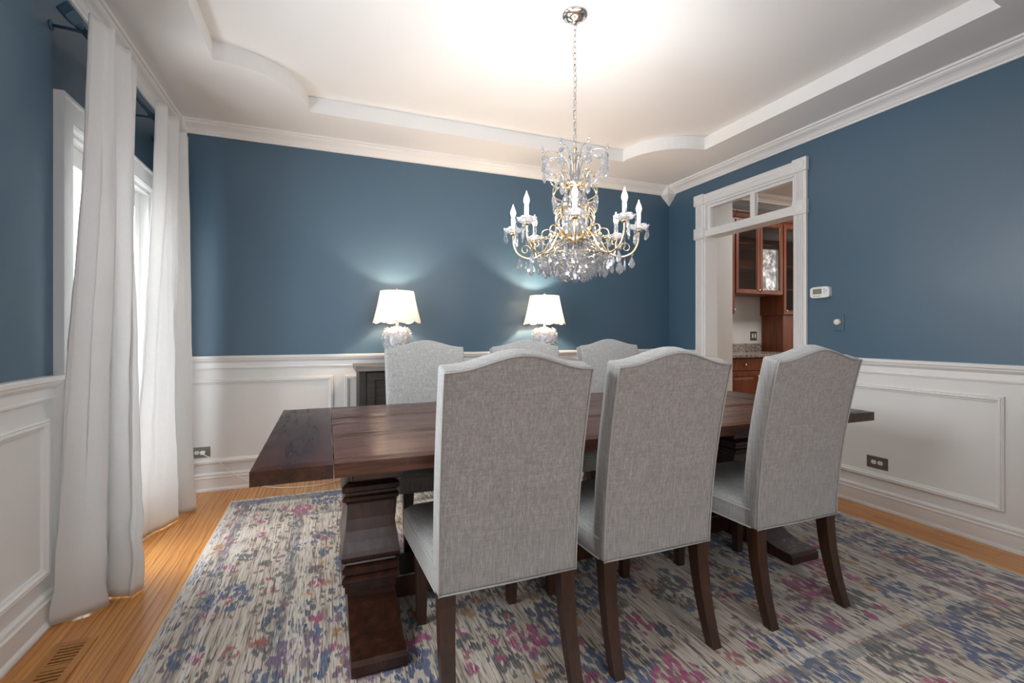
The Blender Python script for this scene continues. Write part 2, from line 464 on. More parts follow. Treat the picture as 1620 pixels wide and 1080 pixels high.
# ------------------------------------------------------------------ mesh helpers
class MB:
    """collects vertices and faces; build() links them as one mesh object"""

    def __init__(s):
        s.v = []
        s.f = []
        s.sm = []

    def add(s, vs, fs, smooth=False, M=None):
        o = len(s.v)
        s.v += [tuple(M @ Vector(p)) if M else tuple(p) for p in vs]
        s.f += [tuple(i + o for i in f) for f in fs]
        s.sm += [smooth] * len(fs)
        return s

    def box(s, x0, x1, y0, y1, z0, z1, M=None):
        vs = [(x, y, z) for z in (z0, z1) for y in (y0, y1) for x in (x0, x1)]
        fs = [(0, 2, 3, 1), (4, 5, 7, 6), (0, 1, 5, 4), (2, 6, 7, 3), (0, 4, 6, 2), (1, 3, 7, 5)]
        return s.add(vs, fs, False, M)

    def bbox(s, x0, x1, y0, y1, z0, z1, b=0.004, seg=2, M=None):
        bm = bmesh.new()
        bmesh.ops.create_cube(bm, size=1.0)
        bmesh.ops.scale(bm, vec=(x1 - x0, y1 - y0, z1 - z0), verts=bm.verts)
        bmesh.ops.translate(bm, vec=((x0 + x1) / 2, (y0 + y1) / 2, (z0 + z1) / 2), verts=bm.verts)
        bmesh.ops.bevel(bm, geom=list(bm.edges), offset=b, segments=seg, profile=0.5, affect='EDGES')
        return s.bm(bm, False, M)

    def bm(s, bm, smooth=False, M=None):
        bm.verts.index_update()
        s.add([v.co.copy() for v in bm.verts], [[v.index for v in f.verts] for f in bm.faces], smooth, M)
        bm.free()
        return s

    def prism(s, poly, axis, a, b, smooth=False, M=None):
        """poly of 2-D points extruded along axis (0,1,2) from a to b"""
        n = len(poly)

        def mk(p, h):
            q = list(p)
            q.insert(axis, h)
            return q
        vs = [mk(p, a) for p in poly] + [mk(p, b) for p in poly]
        fs = [(i, (i + 1) % n, n + (i + 1) % n, n + i) for i in range(n)]
        fs += [tuple(range(n - 1, -1, -1)), tuple(range(n, 2 * n))]
        return s.add(vs, fs, smooth, M)

    def lathe(s, prof, n=24, M=None, smooth=True, cap=True):
        vs = []
        fs = []
        for r, z in prof:
            for k in range(n):
                a = 2 * PI * k / n
                vs.append((r * math.cos(a), r * math.sin(a), z))
        m = len(prof)
        for i in range(m - 1):
            for k in range(n):
                k2 = (k + 1) % n
                fs.append((i * n + k, i * n + k2, (i + 1) * n + k2, (i + 1) * n + k))
        if cap:
            fs.append(tuple(range(n - 1, -1, -1)))
            fs.append(tuple((m - 1) * n + k for k in range(n)))
        return s.add(vs, fs, smooth, M)

    def tube(s, pts, r, n=8, closed=False, smooth=True, M=None):
        pts = [Vector(p) for p in pts]
        m = len(pts)
        rs = r if isinstance(r, (list, tuple)) else [r] * m
        vs = []
        fs = []
        up = None
        for i in range(m):
            if closed:
                d = pts[(i + 1) % m] - pts[i - 1]
            else:
                d = pts[min(i + 1, m - 1)] - pts[max(i - 1, 0)]
            d.normalize()
            if up is None:
                up = Vector((0, 0, 1)) if abs(d.z) < 0.9 else Vector((1, 0, 0))
            up = up - d * up.dot(d)
            if up.length < 1e-6:
                up = d.orthogonal()
            up.normalize()
            sd = d.cross(up)
            for k in range(n):
                a = 2 * PI * k / n
                vs.append(pts[i] + (up * math.cos(a) + sd * math.sin(a)) * rs[i])
        for i in range(m if closed else m - 1):
            j = (i + 1) % m
            for k in range(n):
                k2 = (k + 1) % n
                fs.append((i * n + k, i * n + k2, j * n + k2, j * n + k))
        if not closed:
            fs.append(tuple(range(n - 1, -1, -1)))
            fs.append(tuple((m - 1) * n + k for k in range(n)))
        return s.add(vs, fs, smooth, M)

    def ball(s, c, r, n=8, M=None, sq=(1, 1, 1)):
        pr = [(math.sin(PI * i / n), -math.cos(PI * i / n)) for i in range(n + 1)]
        vs = []
        fs = []
        m = n + 2
        for a, b in pr:
            for k in range(m):
                t_ = 2 * PI * k / m
                vs.append((c[0] + r * sq[0] * a * math.cos(t_), c[1] + r * sq[1] * a * math.sin(t_), c[2] + r * sq[2] * b))
        for i in range(n):
            for k in range(m):
                k2 = (k + 1) % m
                fs.append((i * m + k, i * m + k2, (i + 1) * m + k2, (i + 1) * m + k))
        return s.add(vs, fs, True, M)

    def frame(s, O, U, V, N, u0, v0, u1, v1, prof):
        """mitred rectangular moulding on a plane; prof = [(inset from outer edge, height off the plane)]"""
        O, U, V, N = Vector(O), Vector(U), Vector(V), Vector(N)
        vs = []
        fs = []
        for (cu, cv, du, dv) in ((u0, v0, 1, 1), (u1, v0, -1, 1), (u1, v1, -1, -1), (u0, v1, 1, -1)):
            for w_, h_ in prof:
                vs.append(O + U * (cu + du * w_) + V * (cv + dv * w_) + N * h_)
        m = len(prof)
        for k in range(4):
            j = (k + 1) % 4
            for i in range(m - 1):
                fs.append((k * m + i, j * m + i, j * m + i + 1, k * m + i + 1))
        return s.add(vs, fs, False)

    def mesh(s, name):
        me = bpy.data.meshes.new(name)
        me.from_pydata(s.v, [], s.f)
        me.polygons.foreach_set('use_smooth', s.sm)
        bm = bmesh.new()
        bm.from_mesh(me)
        bmesh.ops.recalc_face_normals(bm, faces=bm.faces)
        bm.to_mesh(me)
        bm.free()
        me.update()
        return me

    def build(s, name, mat, parent=None, M=None):
        me = s.mesh(name)
        me.materials.append(MAT[mat])
        return link(name, me, parent, M)


def link(name, me, parent=None, M=None):
    o = bpy.data.objects.new(name, me)
    COL.objects.link(o)
    if parent is not None:
        o.parent = parent
    if M is not None:
        o.matrix_local = M
    return o


def tag(o, label, cat, group=None):
    o['label'] = label
    o['category'] = cat
    if group:
        o['group'] = group
    return o


def thing(name, label, cat, loc=(0, 0, 0), rz=0, group=None):
    o = bpy.data.objects.new(name, None)
    COL.objects.link(o)
    o.location = loc
    o.rotation_euler = (0, 0, rz)
    o.empty_display_size = 0.1
    return tag(o, label, cat, group)


def struct(o, label=None):
    o['kind'] = 'structure'
    if label:
        o['label'] = label
    return o


def copy_tree(o, parent=None):
    c = o.copy()
    COL.objects.link(c)
    c.parent = parent
    for ch in list(o.children):
        copy_tree(ch, c)
    return c


def T(x, y, z):
    return Matrix.Translation((x, y, z))


def RZ(a):
    return Matrix.Rotation(a, 4, 'Z')


def catmull(P, n=8, closed=False):
    P = [Vector(p) for p in P]
    out = []
    m = len(P)
    rng_ = m if closed else m - 1
    for i in range(rng_):
        if closed:
            a, b, c_, d = P[(i - 1) % m], P[i], P[(i + 1) % m], P[(i + 2) % m]
        else:
            a, b, c_, d = P[max(i - 1, 0)], P[i], P[i + 1], P[min(i + 2, m - 1)]
        for k in range(n):
            u = k / n
            out.append(0.5 * ((2 * b) + (c_ - a) * u + (2 * a - 5 * b + 4 * c_ - d) * u * u + (3 * b - a - 3 * c_ + d) * u ** 3))
    if not closed:
        out.append(P[-1])
    return out


# ------------------------------------------------------------------ room shell
D, R, L = 4.016, 3.391, -1.046     # back, right and left wall planes
YF = 0.22                          # inner face of the front wall (cased opening, camera stands in it)
H, HT = 2.69, 2.795                # soffit and tray heights
RAIL, CB = 0.990, 2.607
PX1, PY0, PY1, PH = 8.6, 2.20, 4.60, 2.86   # pantry extents
T_W = 0.14

# floor: subfloor and oak strips
fl = MB().box(L - 0.2, PX1 + 0.2, -3.2, PY1 + 0.2, -0.05, -0.006).build('floor', 'oak_floor')
struct(fl)
pw = 0.0572
unit = MB().box(0, 1, 0, 1, -0.02, 0)
um = unit.mesh('plank')
um.materials.append(MAT['oak_floor'])
x = L + 0.004
rnd = random.Random(3)
while x < R - 0.01:
    w_ = min(pw, R - 0.002 - x)
    y = YF - rnd.uniform(0, 1.0)
    while y < D:
        ln = rnd.uniform(0.55, 1.5)
        y2 = min(y + ln, D)
        if D - y2 < 0.18:
            y2 = D
        hidden = x > RX0 + 0.02 and x + w_ < RX1 - 0.02 and y > RY0 + 0.05 and y2 < RY1 - 0.05
        seen = y2 > 1.1
        if seen and not hidden:
            o = link('plank', um, fl)
            o.location = (x + 0.0006, y + 0.0006, 0)
            o.scale = (w_ - 0.0012, y2 - y - 0.0012, 1)
        y = y2
    x += pw

# ceiling: soffit ring with a scalloped tray opening, tray face and upper plane
TX0, TX1, TY0, TY1, TR = -0.595, 2.94, 0.715, 3.525, 0.478


def tray_outline():
    pts = []
    for (cx, cy, a0) in ((TX0, TY0, 90), (TX1, TY0, 180), (TX1, TY1, 270), (TX0, TY1, 360)):
        # quarter circles centred on the corners, bulging into the tray; walk counter-clockwise
        arc = [(cx + TR * math.cos(math.radians(a0 - 90 * k / 14)), cy + TR * math.sin(math.radians(a0 - 90 * k / 14))) for k in range(15)]
        pts.append(arc)
    return pts


arcs = tray_outline()
tray = [p for a in arcs for p in a]
bm = bmesh.new()
outer = [bm.verts.new((x, y, H)) for x, y in ((L - 0.2, YF - 0.2), (R + 0.02, YF - 0.2), (R + 0.02, D + 0.02), (L - 0.2, D + 0.02))]
inner = [bm.verts.new((x, y, H)) for x, y in tray]
es = [bm.edges.new((outer[i], outer[(i + 1) % 4])) for i in range(4)]
es += [bm.edges.new((inner[i], inner[(i + 1) % len(inner)])) for i in range(len(inner))]
bmesh.ops.triangle_fill(bm, use_beauty=True, edges=es)
cb_ = MB().bm(bm)
ceil = cb_.build('ceiling', 'ceiling_paint')
struct(ceil)
n_ = len(tray)
tf = MB()
tf.add([(x, y, H) for x, y in tray] + [(x, y, HT) for x, y in tray], [(i, (i + 1) % n_, n_ + (i + 1) % n_, n_ + i) for i in range(n_)])
tf.build('tray_riser', 'ceiling_paint', ceil)
MB().box(TX0 - 0.05, TX1 + 0.05, TY0 - 0.05, TY1 + 0.05, HT, HT + 0.05).build('tray_panel', 'ceiling_paint', ceil)


def wall(name, boxes_low, boxes_high, low='wainscot_paint', high='blue_paint'):
    o = MB()
    for b in boxes_high:
        o.box(*b)
    w_ = o.build(name, high)
    struct(w_)
    if boxes_low:
        o = MB()
        for b in boxes_low:
            o.box(*b)
        o.build('wainscot', low, w_)
    return w_


ZS = 0.93   # blue paint begins behind the chair rail
WY0, WY1, WZ1 = 2.60, 3.60, 2.045      # window opening on the left wall
DY0, DY1, DZ1 = 2.568, 3.515, 2.40     # doorway on the right wall
wb = wall('wall_back', [(L - T_W, R, D, D + T_W, 0, ZS)], [(L - T_W, R, D, D + T_W, ZS, H + 0.02)])
SW0, SW1, SWZ0, SWZ1 = 0.98, 1.86, 1.01, 2.07   # side window added out of view to let in more daylight
wl = wall('wall_left', [(L - T_W, L, YF - 0.1, WY0, 0, ZS), (L - T_W, L, WY1, D, 0, ZS)],
          [(L - T_W, L, YF - 0.1, SW0, ZS, H + 0.02), (L - T_W, L, SW1, WY0, ZS, H + 0.02), (L - T_W, L, SW0, SW1, ZS, SWZ0), (L - T_W, L, SW0, SW1, SWZ1, H + 0.02), (L - T_W, L, WY1, D, ZS, H + 0.02), (L - T_W, L, WY0, WY1, WZ1, H + 0.02)])
wr = wall('wall_right', [(R, R + T_W, YF - 0.1, DY0, 0, ZS), (R, R + T_W, DY1, D + T_W, 0, ZS)],
          [(R, R + T_W, YF - 0.1, DY0, ZS, H + 0.2), (R, R + T_W, DY1, D + T_W, ZS, H + 0.2), (R, R + T_W, DY0, DY1, DZ1, H + 0.2)])
# front wall with a wide cased opening; the foyer lies behind the camera
OX0, OX1, OZ = -0.62, 2.35, 2.40
wf = wall('wall_front', [(L, OX0, YF - T_W, YF, 0, ZS), (OX1, R, YF - T_W, YF, 0, ZS)],
          [(L, OX0, YF - T_W, YF, ZS, H), (OX1, R, YF - T_W, YF, ZS, H), (OX0, OX1, YF - T_W, YF, OZ, H)])
fo = MB()
fo.box(L - 0.6, L - 0.5, -3.1, YF - T_W, 0, 2.75)
fo.box(R + 0.3, R + 0.4, -3.1, YF - T_W, 0, 2.75)
fo.box(L - 0.6, -0.45, -3.1, -3.0, 0, 2.75).box(2.25, R + 0.4, -3.1, -3.0, 0, 2.75).box(-0.45, 2.25, -3.1, -3.0, 0, 0.5).box(-0.45, 2.25, -3.1, -3.0, 2.5, 2.75)  # gap in the far wall is the invented foyer window
fo.box(L - 0.6, L, YF - T_W, YF - 0.02, 0, 2.75).box(R, R + 0.4, YF - T_W, YF - 0.02, 0, 2.75)
struct(fo.build('wall_foyer', 'wainscot_paint'))
struct(MB().box(L - 0.6, R + 0.4, -3.1, YF - T_W, 2.72, 2.78).build('ceiling_foyer', 'ceiling_paint'))

# ---- mouldings
# profiles are (distance off the wall, height)
P_CROWN = [(0, CB), (0.012, CB), (0.014, CB + 0.012), (0.022, CB + 0.018), (0.026, CB + 0.024), (0.034, CB + 0.034), (0.048, CB + 0.044), (0.066, CB + 0.052), (0.076, CB + 0.060), (0.078, CB + 0.068), (0.090, CB + 0.070), (0.093, H), (0, H)]
P_RAIL = [(0, 0.893), (0.010, 0.893), (0.012, 0.902), (0.008, 0.906), (0.008, 0.938), (0.014, 0.944), (0.022, 0.950), (0.028, 0.956), (0.030, 0.966), (0.040, 0.970), (0.042, 0.986), (0.038, 0.990), (0, 0.990)]
P_BASE = [(0, 0), (0.030, 0), (0.030, 0.008), (0.026, 0.016), (0.018, 0.021), (0.016, 0.022), (0.016, 0.088), (0.020, 0.092), (0.020, 0.098), (0.012, 0.104), (0.012, 0.110), (0.016, 0.114), (0.014, 0.122), (0.006, 0.130), (0, 0.131)]


def run(name, prof, wall_side, a, b, label, mat='white_trim'):
    m = MB()
    if wall_side == 'back':
        m.prism([(D - d, z) for d, z in prof], 0, a, b)
    elif wall_side == 'left':
        # poly coords are (x, z) extruded along y
        m.prism([(L + d, z) for d, z in prof], 1, a, b)
    elif wall_side == 'right':
        m.prism([(R - d, z) for d, z in prof], 1, a, b)
    elif wall_side == 'front':
        m.prism([(YF + d, z) for d, z in prof], 0, a, b)
    o = m.build(name, mat)
    return struct(o, label)


run('trim_1', P_CROWN, 'back', L, R, 'white crown moulding along the back wall')
run('trim_2', P_CROWN, 'left', YF, D, 'white crown moulding above the curtain rod')
run('trim_3', P_CROWN, 'right', YF, D, 'white crown moulding along the right wall')
run('trim_4', P_CROWN, 'front', L, R, 'white crown moulding over the cased opening')
run('trim_5', P_RAIL, 'back', L, R, 'white chair rail along the back wall')
run('trim_6', P_RAIL, 'left', YF, 2.52, 'white chair rail left of the curtain')
run('trim_7', P_RAIL, 'left', 3.72, D, 'white chair rail behind the far curtain')
run('trim_8', P_RAIL, 'right', YF, 2.470, 'white chair rail right of the doorway')
run('trim_9', P_RAIL, 'right', 3.615, D, 'short white chair rail between corner and doorway')
run('baseboard_back', P_BASE, 'back', L, R, 'white baseboard along the back wall')
run('baseboard_left', P_BASE, 'left', YF, 2.50, 'white baseboard left of the curtain')
run('baseboard_right', P_BASE, 'right', YF, 2.470, 'white baseboard right of the doorway')
bb = MB().prism([(L + d, z) for d, z in P_BASE], 1, 3.72, D)
struct(bb.build('baseboard_window', 'white_trim'))
bb = MB().prism([(R - d, z) for d, z in P_BASE], 1, 3.615, D)
struct(bb.build('baseboard_corner', 'white_trim'))


def corner_block(name, cx, cy, sx_, sy_, label):
    s_ = 0.104
    zt, zm = H, CB - 0.002
    m = MB()
    a = lambda u, v, z: (cx + sx_ * u, cy + sy_ * v, z)
    e = 0.004
    vs = [a(0, 0, zt), a(s_, 0, zt), a(s_, s_, zt), a(0, s_, zt),
          a(0, 0, zm), a(s_, 0, zm), a(s_, s_, zm), a(0, s_, zm),
          a(0, 0, zm - 0.012), a(s_ + e, 0, zm - 0.004), a(s_ + e, s_ + e, zm - 0.006), a(0, s_ + e, zm - 0.004),
          a(0, 0, 2.506), a(0.006, 0, 2.506), a(0.006, 0.006, 2.506), a(0, 0.006, 2.506)]
    fs = []
    for k in range(3):
        for i in range(4):
            fs.append((k * 4 + i, k * 4 + (i + 1) % 4, k * 4 + 4 + (i + 1) % 4, k * 4 + 4 + i))
    fs += [(0, 1, 2, 3), (12, 13, 14, 15)]
    m.add(vs, fs)
    struct(m.build(name, 'white_trim'), label)


corner_block('trim_10', R, D, -1, -1, 'pointed white crown corner block in the right back corner')
corner_block('trim_11', L, D, 1, -1, 'pointed white crown corner block in the left back corner')

# wainscot panel mouldings
P_PAN = [(0, 0.0), (0.0, 0.012), (0.006, 0.018), (0.011, 0.014), (0.013, 0.020), (0.021, 0.020), (0.027, 0.011), (0.034, 0.010), (0.037, 0.0)]


def panel(wall_o, side, a0, a1, z0=0.196, z1=0.818):
    m = MB()
    if side == 'back':
        m.frame((0, D, 0), (1, 0, 0), (0, 0, 1), (0, -1, 0), a0, z0, a1, z1, P_PAN)
    elif side == 'left':
        m.frame((L, 0, 0), (0, 1, 0), (0, 0, 1), (1, 0, 0), a0, z0, a1, z1, P_PAN)
    elif side == 'right':
        m.frame((R, 0, 0), (0, 1, 0), (0, 0, 1), (-1, 0, 0), a0, z0, a1, z1, P_PAN)
    m.build('panel_moulding', 'white_trim', wall_o)


panel(wb, 'back', -0.955, 0.047)
panel(wb, 'back', 0.133, 2.24)
panel(wb, 'back', 2.326, 3.30)
panel(wl, 'left', 1.42, 2.425)
panel(wl, 'left', 0.35, 1.33)
panel(wr, 'right', 1.361, 2.385)
panel(wr, 'right', 0.32, 1.08)

# ---- window on the left wall (tall casement, cased to the floor)
win = bpy.data.objects.new('window_1', None)
COL.objects.link(win)
struct(win, 'tall white window behind the curtains')
XI = L + 0.036


def P_CAS(w):
    return [(0, 0), (0, 0.036), (0.012, 0.036), (0.018, 0.028), (0.03, 0.026), (w - 0.03, 0.022), (w - 0.02, 0.026), (w - 0.008, 0.018), (w, 0.0)]


cw = 0.12
MB().frame((L, 0, 0), (0, 1, 0), (0, 0, 1), (1, 0, 0), 2.48, -0.14, 3.72, 2.165, P_CAS(cw)).build('casing', 'window_frame_paint', win)
m = MB().box(L - T_W - 0.002, L + 0.002, WY0 + 0.0006, WY0 + 0.018, 0, WZ1 - 0.0006).box(L - T_W - 0.002, L + 0.002, WY1 - 0.018, WY1 - 0.0006, 0, WZ1 - 0.0006).box(L - T_W - 0.002, L + 0.002, WY0 + 0.018, WY1 - 0.018, WZ1 - 0.018, WZ1 - 0.0006).box(L - T_W - 0.002, L + 0.002, WY0 + 0.018, WY1 - 0.018, -0.004, 0.02)
m.build('jamb', 'window_frame_paint', win)
ym = (WY0 + WY1) / 2
for (a, b) in ((WY0 + 0.019, ym - 0.002), (ym + 0.002, WY1 - 0.019)):
    m = MB()
    xs0, xs1 = L - 0.085, L - 0.045
    st = 0.075
    m.bbox(xs0, xs1, a, a + st, 0.022, WZ1 - 0.019, 0.003).bbox(xs0, xs1, b - st, b, 0.022, WZ1 - 0.019, 0.003)
    m.bbox(xs0, xs1, a + st, b - st, 0.022, 0.22, 0.003).bbox(xs0, xs1, a + st, b - st, WZ1 - 0.11, WZ1 - 0.019, 0.003)
    sash = m.build('sash', 'window_frame_paint', win)
    MB().box(L - 0.069, L - 0.063, a + st - 0.01, b - st + 0.01, 0.21, WZ1 - 0.10).build('pane', 'window_glass', sash)

wn3 = bpy.data.objects.new('added_side_window', None)  # invented window, added to light the right wall and chair sides
COL.objects.link(wn3)
struct(wn3, 'added white side window on the left wall, out of view')
MB().frame((L, 0, 0), (0, 1, 0), (0, 0, 1), (1, 0, 0), SW0 - 0.11, SWZ0 - 0.015, SW1 + 0.11, SWZ1 + 0.11, P_CAS(0.11)[:-1] + [(0.108, 0.0)]).build('casing', 'window_frame_paint', wn3)
m = MB()
for (a, b, c0, c1) in ((SW0 + 0.001, SW0 + 0.05, SWZ0 + 0.001, SWZ1 - 0.001), (SW1 - 0.05, SW1 - 0.001, SWZ0 + 0.001, SWZ1 - 0.001), (SW0 + 0.05, SW1 - 0.05, SWZ0 + 0.001, SWZ0 + 0.06), (SW0 + 0.05, SW1 - 0.05, SWZ1 - 0.05, SWZ1 - 0.001), (SW0 + 0.05, SW1 - 0.05, 1.52, 1.56)):
    m.box(L - 0.09, L - 0.05, a, b, c0, c1)
m.build('sash', 'window_frame_paint', wn3)
MB().box(L - 0.074, L - 0.068, SW0 + 0.045, SW1 - 0.045, SWZ0 + 0.05, SWZ1 - 0.045).build('pane', 'window_glass', wn3)

# ---- doorway to the pantry
door = bpy.data.objects.new('door_1', None)
COL.objects.link(door)
struct(door, 'white cased doorway with a glazed transom leading to the pantry')
XR = R


def casing_leg(y0, y1, z0, z1):
    """fluted casing, profile in (y, depth)"""
    w_ = y1 - y0
    pr = [(0, 0), (0, 0.018), (0.008, 0.022)]
    nfl = 4
    inn = w_ - 0.036
    for k in range(nfl):
        a = 0.018 + inn * k / nfl
        q = inn / nfl
        pr += [(a, 0.022), (a + q * 0.22, 0.022), (a + q * 0.36, 0.015), (a + q * 0.64, 0.015), (a + q * 0.78, 0.022)]
    pr += [(w_ - 0.008, 0.022), (w_, 0.018), (w_, 0)]
    return MB().prism([(XR - d, y0 + a) for a, d in pr], 2, z0, z1)


CO0, CO1 = 2.470, 3.615
for (a, b) in ((CO0, DY0), (DY1, CO1)):
    casing_leg(a, b, 0.0, 2.068).build('casing', 'white_trim', door)
    casing_leg(a, b, 2.174, 2.394).build('casing', 'white_trim', door)
    for (z0, z1) in ((2.068, 2.174), (2.394, 2.496)):
        y0, y1 = a - 0.010, b + 0.010
        blk = MB().bbox(XR - 0.034, XR, y0, y1, z0, z1, 0.004).build('rosette_block', 'white_trim', door)
        yc, zc = (y0 + y1) / 2, (z0 + z1) / 2
        M = T(XR - 0.034, yc, zc) @ Matrix.Rotation(-PI / 2, 4, 'Y')
        MB().lathe([(0.043, -0.002), (0.043, 0.004), (0.036, 0.007), (0.030, 0.002), (0.026, 0.002), (0.022, 0.006), (0.014, 0.002), (0.010, 0.003), (0.006, 0.006), (0.0001, 0.007)], 24, M).build('rosette', 'white_trim', blk)
# head casing
m = MB()
pr = [(0, 0), (0, 0.016), (0.01, 0.022), (0.025, 0.022), (0.030, 0.015), (0.040, 0.015), (0.046, 0.022), (0.062, 0.022), (0.068, 0.015), (0.076, 0.015), (0.080, 0.022), (0.088, 0.018), (0.088, 0)]
m.prism([(XR - d, 2.400 + a) for a, d in pr], 1, DY0 + 0.010, DY1 - 0.010)
m.build('head_casing', 'white_trim', door)
XO = R + T_W
JT = 0.02
m = MB().box(R - 0.004, XO + 0.004, DY0 - 0.001, DY0 + JT - 0.002, 0, 2.40).build('jamb', 'white_trim', door)
m = MB().box(R - 0.004, XO + 0.004, DY1 - JT + 0.002, DY1 + 0.001, 0, 2.40).build('jamb', 'white_trim', door)
m = MB().box(R - 0.004, XO + 0.004, DY0 + JT, DY1 - JT, 2.382, 2.402).build('jamb', 'white_trim', door)
MB().bbox(R - 0.006, XO + 0.004, DY0 + 0.012, DY1 - 0.012, 2.080, 2.142, 0.003).build('transom_bar', 'white_trim', door)
# transom sash
tx0, tx1 = R + 0.016, R + 0.050
ty0, ty1, tz0, tz1 = DY0 + 0.02, DY1 - 0.02, 2.142, 2.383
m = MB().bbox(tx0, tx1, ty0, ty0 + 0.022, tz0, tz1, 0.003).bbox(tx0, tx1, ty1 - 0.036, ty1, tz0, tz1, 0.003)
m.bbox(tx0, tx1, ty0 + 0.02, ty1 - 0.034, tz1 - 0.026, tz1, 0.003).bbox(tx0, tx1, ty0 + 0.02, ty1 - 0.034, tz0, tz0 + 0.016, 0.003)
sash = m.build('transom_sash', 'white_trim', door)
MB().bbox(tx0 - 0.002, tx1 + 0.002, 2.957, 3.007, tz0, tz1 - 0.002, 0.006).build('mullion', 'white_trim', sash)
MB().box(tx0 + 0.014, tx0 + 0.019, ty0 + 0.015, 2.962, tz0 + 0.01, tz1 - 0.02).build('pane', 'window_glass', sash)
MB().box(tx0 + 0.014, tx0 + 0.019, 3.002, ty1 - 0.03, tz0 + 0.01, tz1 - 0.02).build('pane', 'window_glass', sash)
# pantry-side casing
m = MB().box(XO, XO + 0.020, CO0, DY0, 0, 2.45).box(XO, XO + 0.020, DY1 - 0.004, CO1, 0, 2.04).box(XO, XO + 0.026, DY1 - 0.006, CO1 + 0.02, 2.04, 2.07)
m.build('pantry_casing', 'white_trim', door)

# ---- pantry shell
m = MB()
m.box(XO, 4.16, 3.90, 4.74, 0, PH)                        # return beside the cabinets
m.box(4.16, PX1, PY1, PY1 + 0.14, 0, PH)                  # wall behind the cabinets
m.box(PX1, PX1 + 0.14, PY0, PY1 + 0.14, 0, PH)
m.box(XO, 7.36, PY0 - 0.14, PY0, 0, PH).box(7.90, PX1, PY0 - 0.14, PY0, 0, PH).box(7.36, 7.90, PY0 - 0.14, PY0, 0, 1.0).box(7.36, 7.90, PY0 - 0.14, PY0, 2.74, PH)
struct(m.build('wall_pantry', 'pantry_wall_paint'))
struct(MB().box(XO - 0.002, PX1, PY0, PY1, PH, PH + 0.05).build('ceiling_pantry', 'pantry_ceiling_paint'))
m = MB().prism([(3.90 - d, z + PH - H) for d, z in P_CROWN], 0, XO, 4.16)
struct(m.build('trim_12', 'white_trim'), 'white crown moulding in the pantry beside the cabinets')
m = MB().prism([(4.27 - d, z + PH - H) for d, z in P_CROWN], 0, 4.16, 6.2)
struct(m.build('trim_13', 'white_trim'), 'white crown moulding in the pantry above the cabinets')
wk = bpy.data.objects.new('window_2', None)
COL.objects.link(wk)
struct(wk, 'window in the pantry opposite the cabinets')
m = MB().box(7.36, 7.40, PY0 - 0.06, PY0 + 0.01, 1.0, 2.74).box(7.86, 7.90, PY0 - 0.06, PY0 + 0.01, 1.0, 2.74).box(7.36, 7.90, PY0 - 0.06, PY0 + 0.01, 1.0, 1.05).box(7.36, 7.90, PY0 - 0.06, PY0 + 0.01, 2.70, 2.74)
m.build('sash', 'white_trim', wk)
MB().box(7.40, 7.86, PY0 - 0.05, PY0 - 0.045, 1.05, 2.70).build('pane', 'garden_view', wk)

# ================================================================== TABLE
TXL, TXR, TYN, TYF, TZ, TT = -0.21, 2.61, 1.545, 2.72, 0.76, 0.047
tab = thing('dining_table', 'long dark distressed wood trestle dining table with breadboard ends', 'table', ((TXL + TXR) / 2, (TYN + TYF) / 2, 0))
TM = T(-(TXL + TXR) / 2, -(TYN + TYF) / 2, 0)


def worn_plank(x0, x1, y0, y1, z0, z1, along, seed, mat, name):
    """plank with softly worn, slightly wavy edges and surface"""
    nx, ny = (40, 9) if along == 'x' else (7, 30)
    bm = bmesh.new()
    bmesh.ops.create_grid(bm, x_segments=nx, y_segments=ny, size=0.5)
    for v in bm.verts:
        u, w_ = v.co.x + 0.5, v.co.y + 0.5
        X, Y = x0 + u * (x1 - x0), y0 + w_ * (y1 - y0)
        ed = min(u * (x1 - x0), (1 - u) * (x1 - x0), w_ * (y1 - y0), (1 - w_) * (y1 - y0))
        dz = -0.0035 if ed < 1e-4 else 0
        k = (6, 22) if along == 'x' else (22, 6)
        dz += 0.0011 * noise.noise((X * k[0], Y * k[1], seed))
        if ed < 1e-4:
            s_ = 0.0016 * noise.noise((X * 14, Y * 14, seed + 9))
            X += s_ * 0.6
            Y += s_
        v.co = (X, Y, z1 + dz)
    bd = [e for e in bm.edges if e.is_boundary]
    r = bmesh.ops.extrude_edge_only(bm, edges=bd)
    nv = [g for g in r['geom'] if isinstance(g, bmesh.types.BMVert)]
    for v in nv:
        v.co.z = z1 - 0.010
    bd = [g for g in r['geom'] if isinstance(g, bmesh.types.BMEdge) and g.is_boundary]
    r = bmesh.ops.extrude_edge_only(bm, edges=bd)
    nv = [g for g in r['geom'] if isinstance(g, bmesh.types.BMVert)]
    for v in nv:
        v.co.z = z0
    bd = [g for g in r['geom'] if isinstance(g, bmesh.types.BMEdge) and g.is_boundary]
    bmesh.ops.contextual_create(bm, geom=bd)
    o = MB().bm(bm).build(name, mat, tab)
    o.data.transform(TM)
    return o


BL0, BR0 = 0.020, 2.38
g_ = 0.0012
for i, (a, b) in enumerate(((TYN, 1.935), (1.935, 2.352), (2.352, TYF))):
    worn_plank(BL0 + g_, BR0 - g_, a + g_, b - g_, TZ - TT, TZ, 'x', i * 3.7, 'table_wood_long', 'plank')
worn_plank(TXL, BL0 - g_, TYN, TYF, TZ - TT, TZ, 'y', 20.1, 'table_wood_cross', 'breadboard_end')
worn_plank(BR0 + g_, TXR, TYN, TYF, TZ - TT, TZ, 'y', 31.7, 'table_wood_cross', 'breadboard_end')
YC = (TYN + TYF) / 2


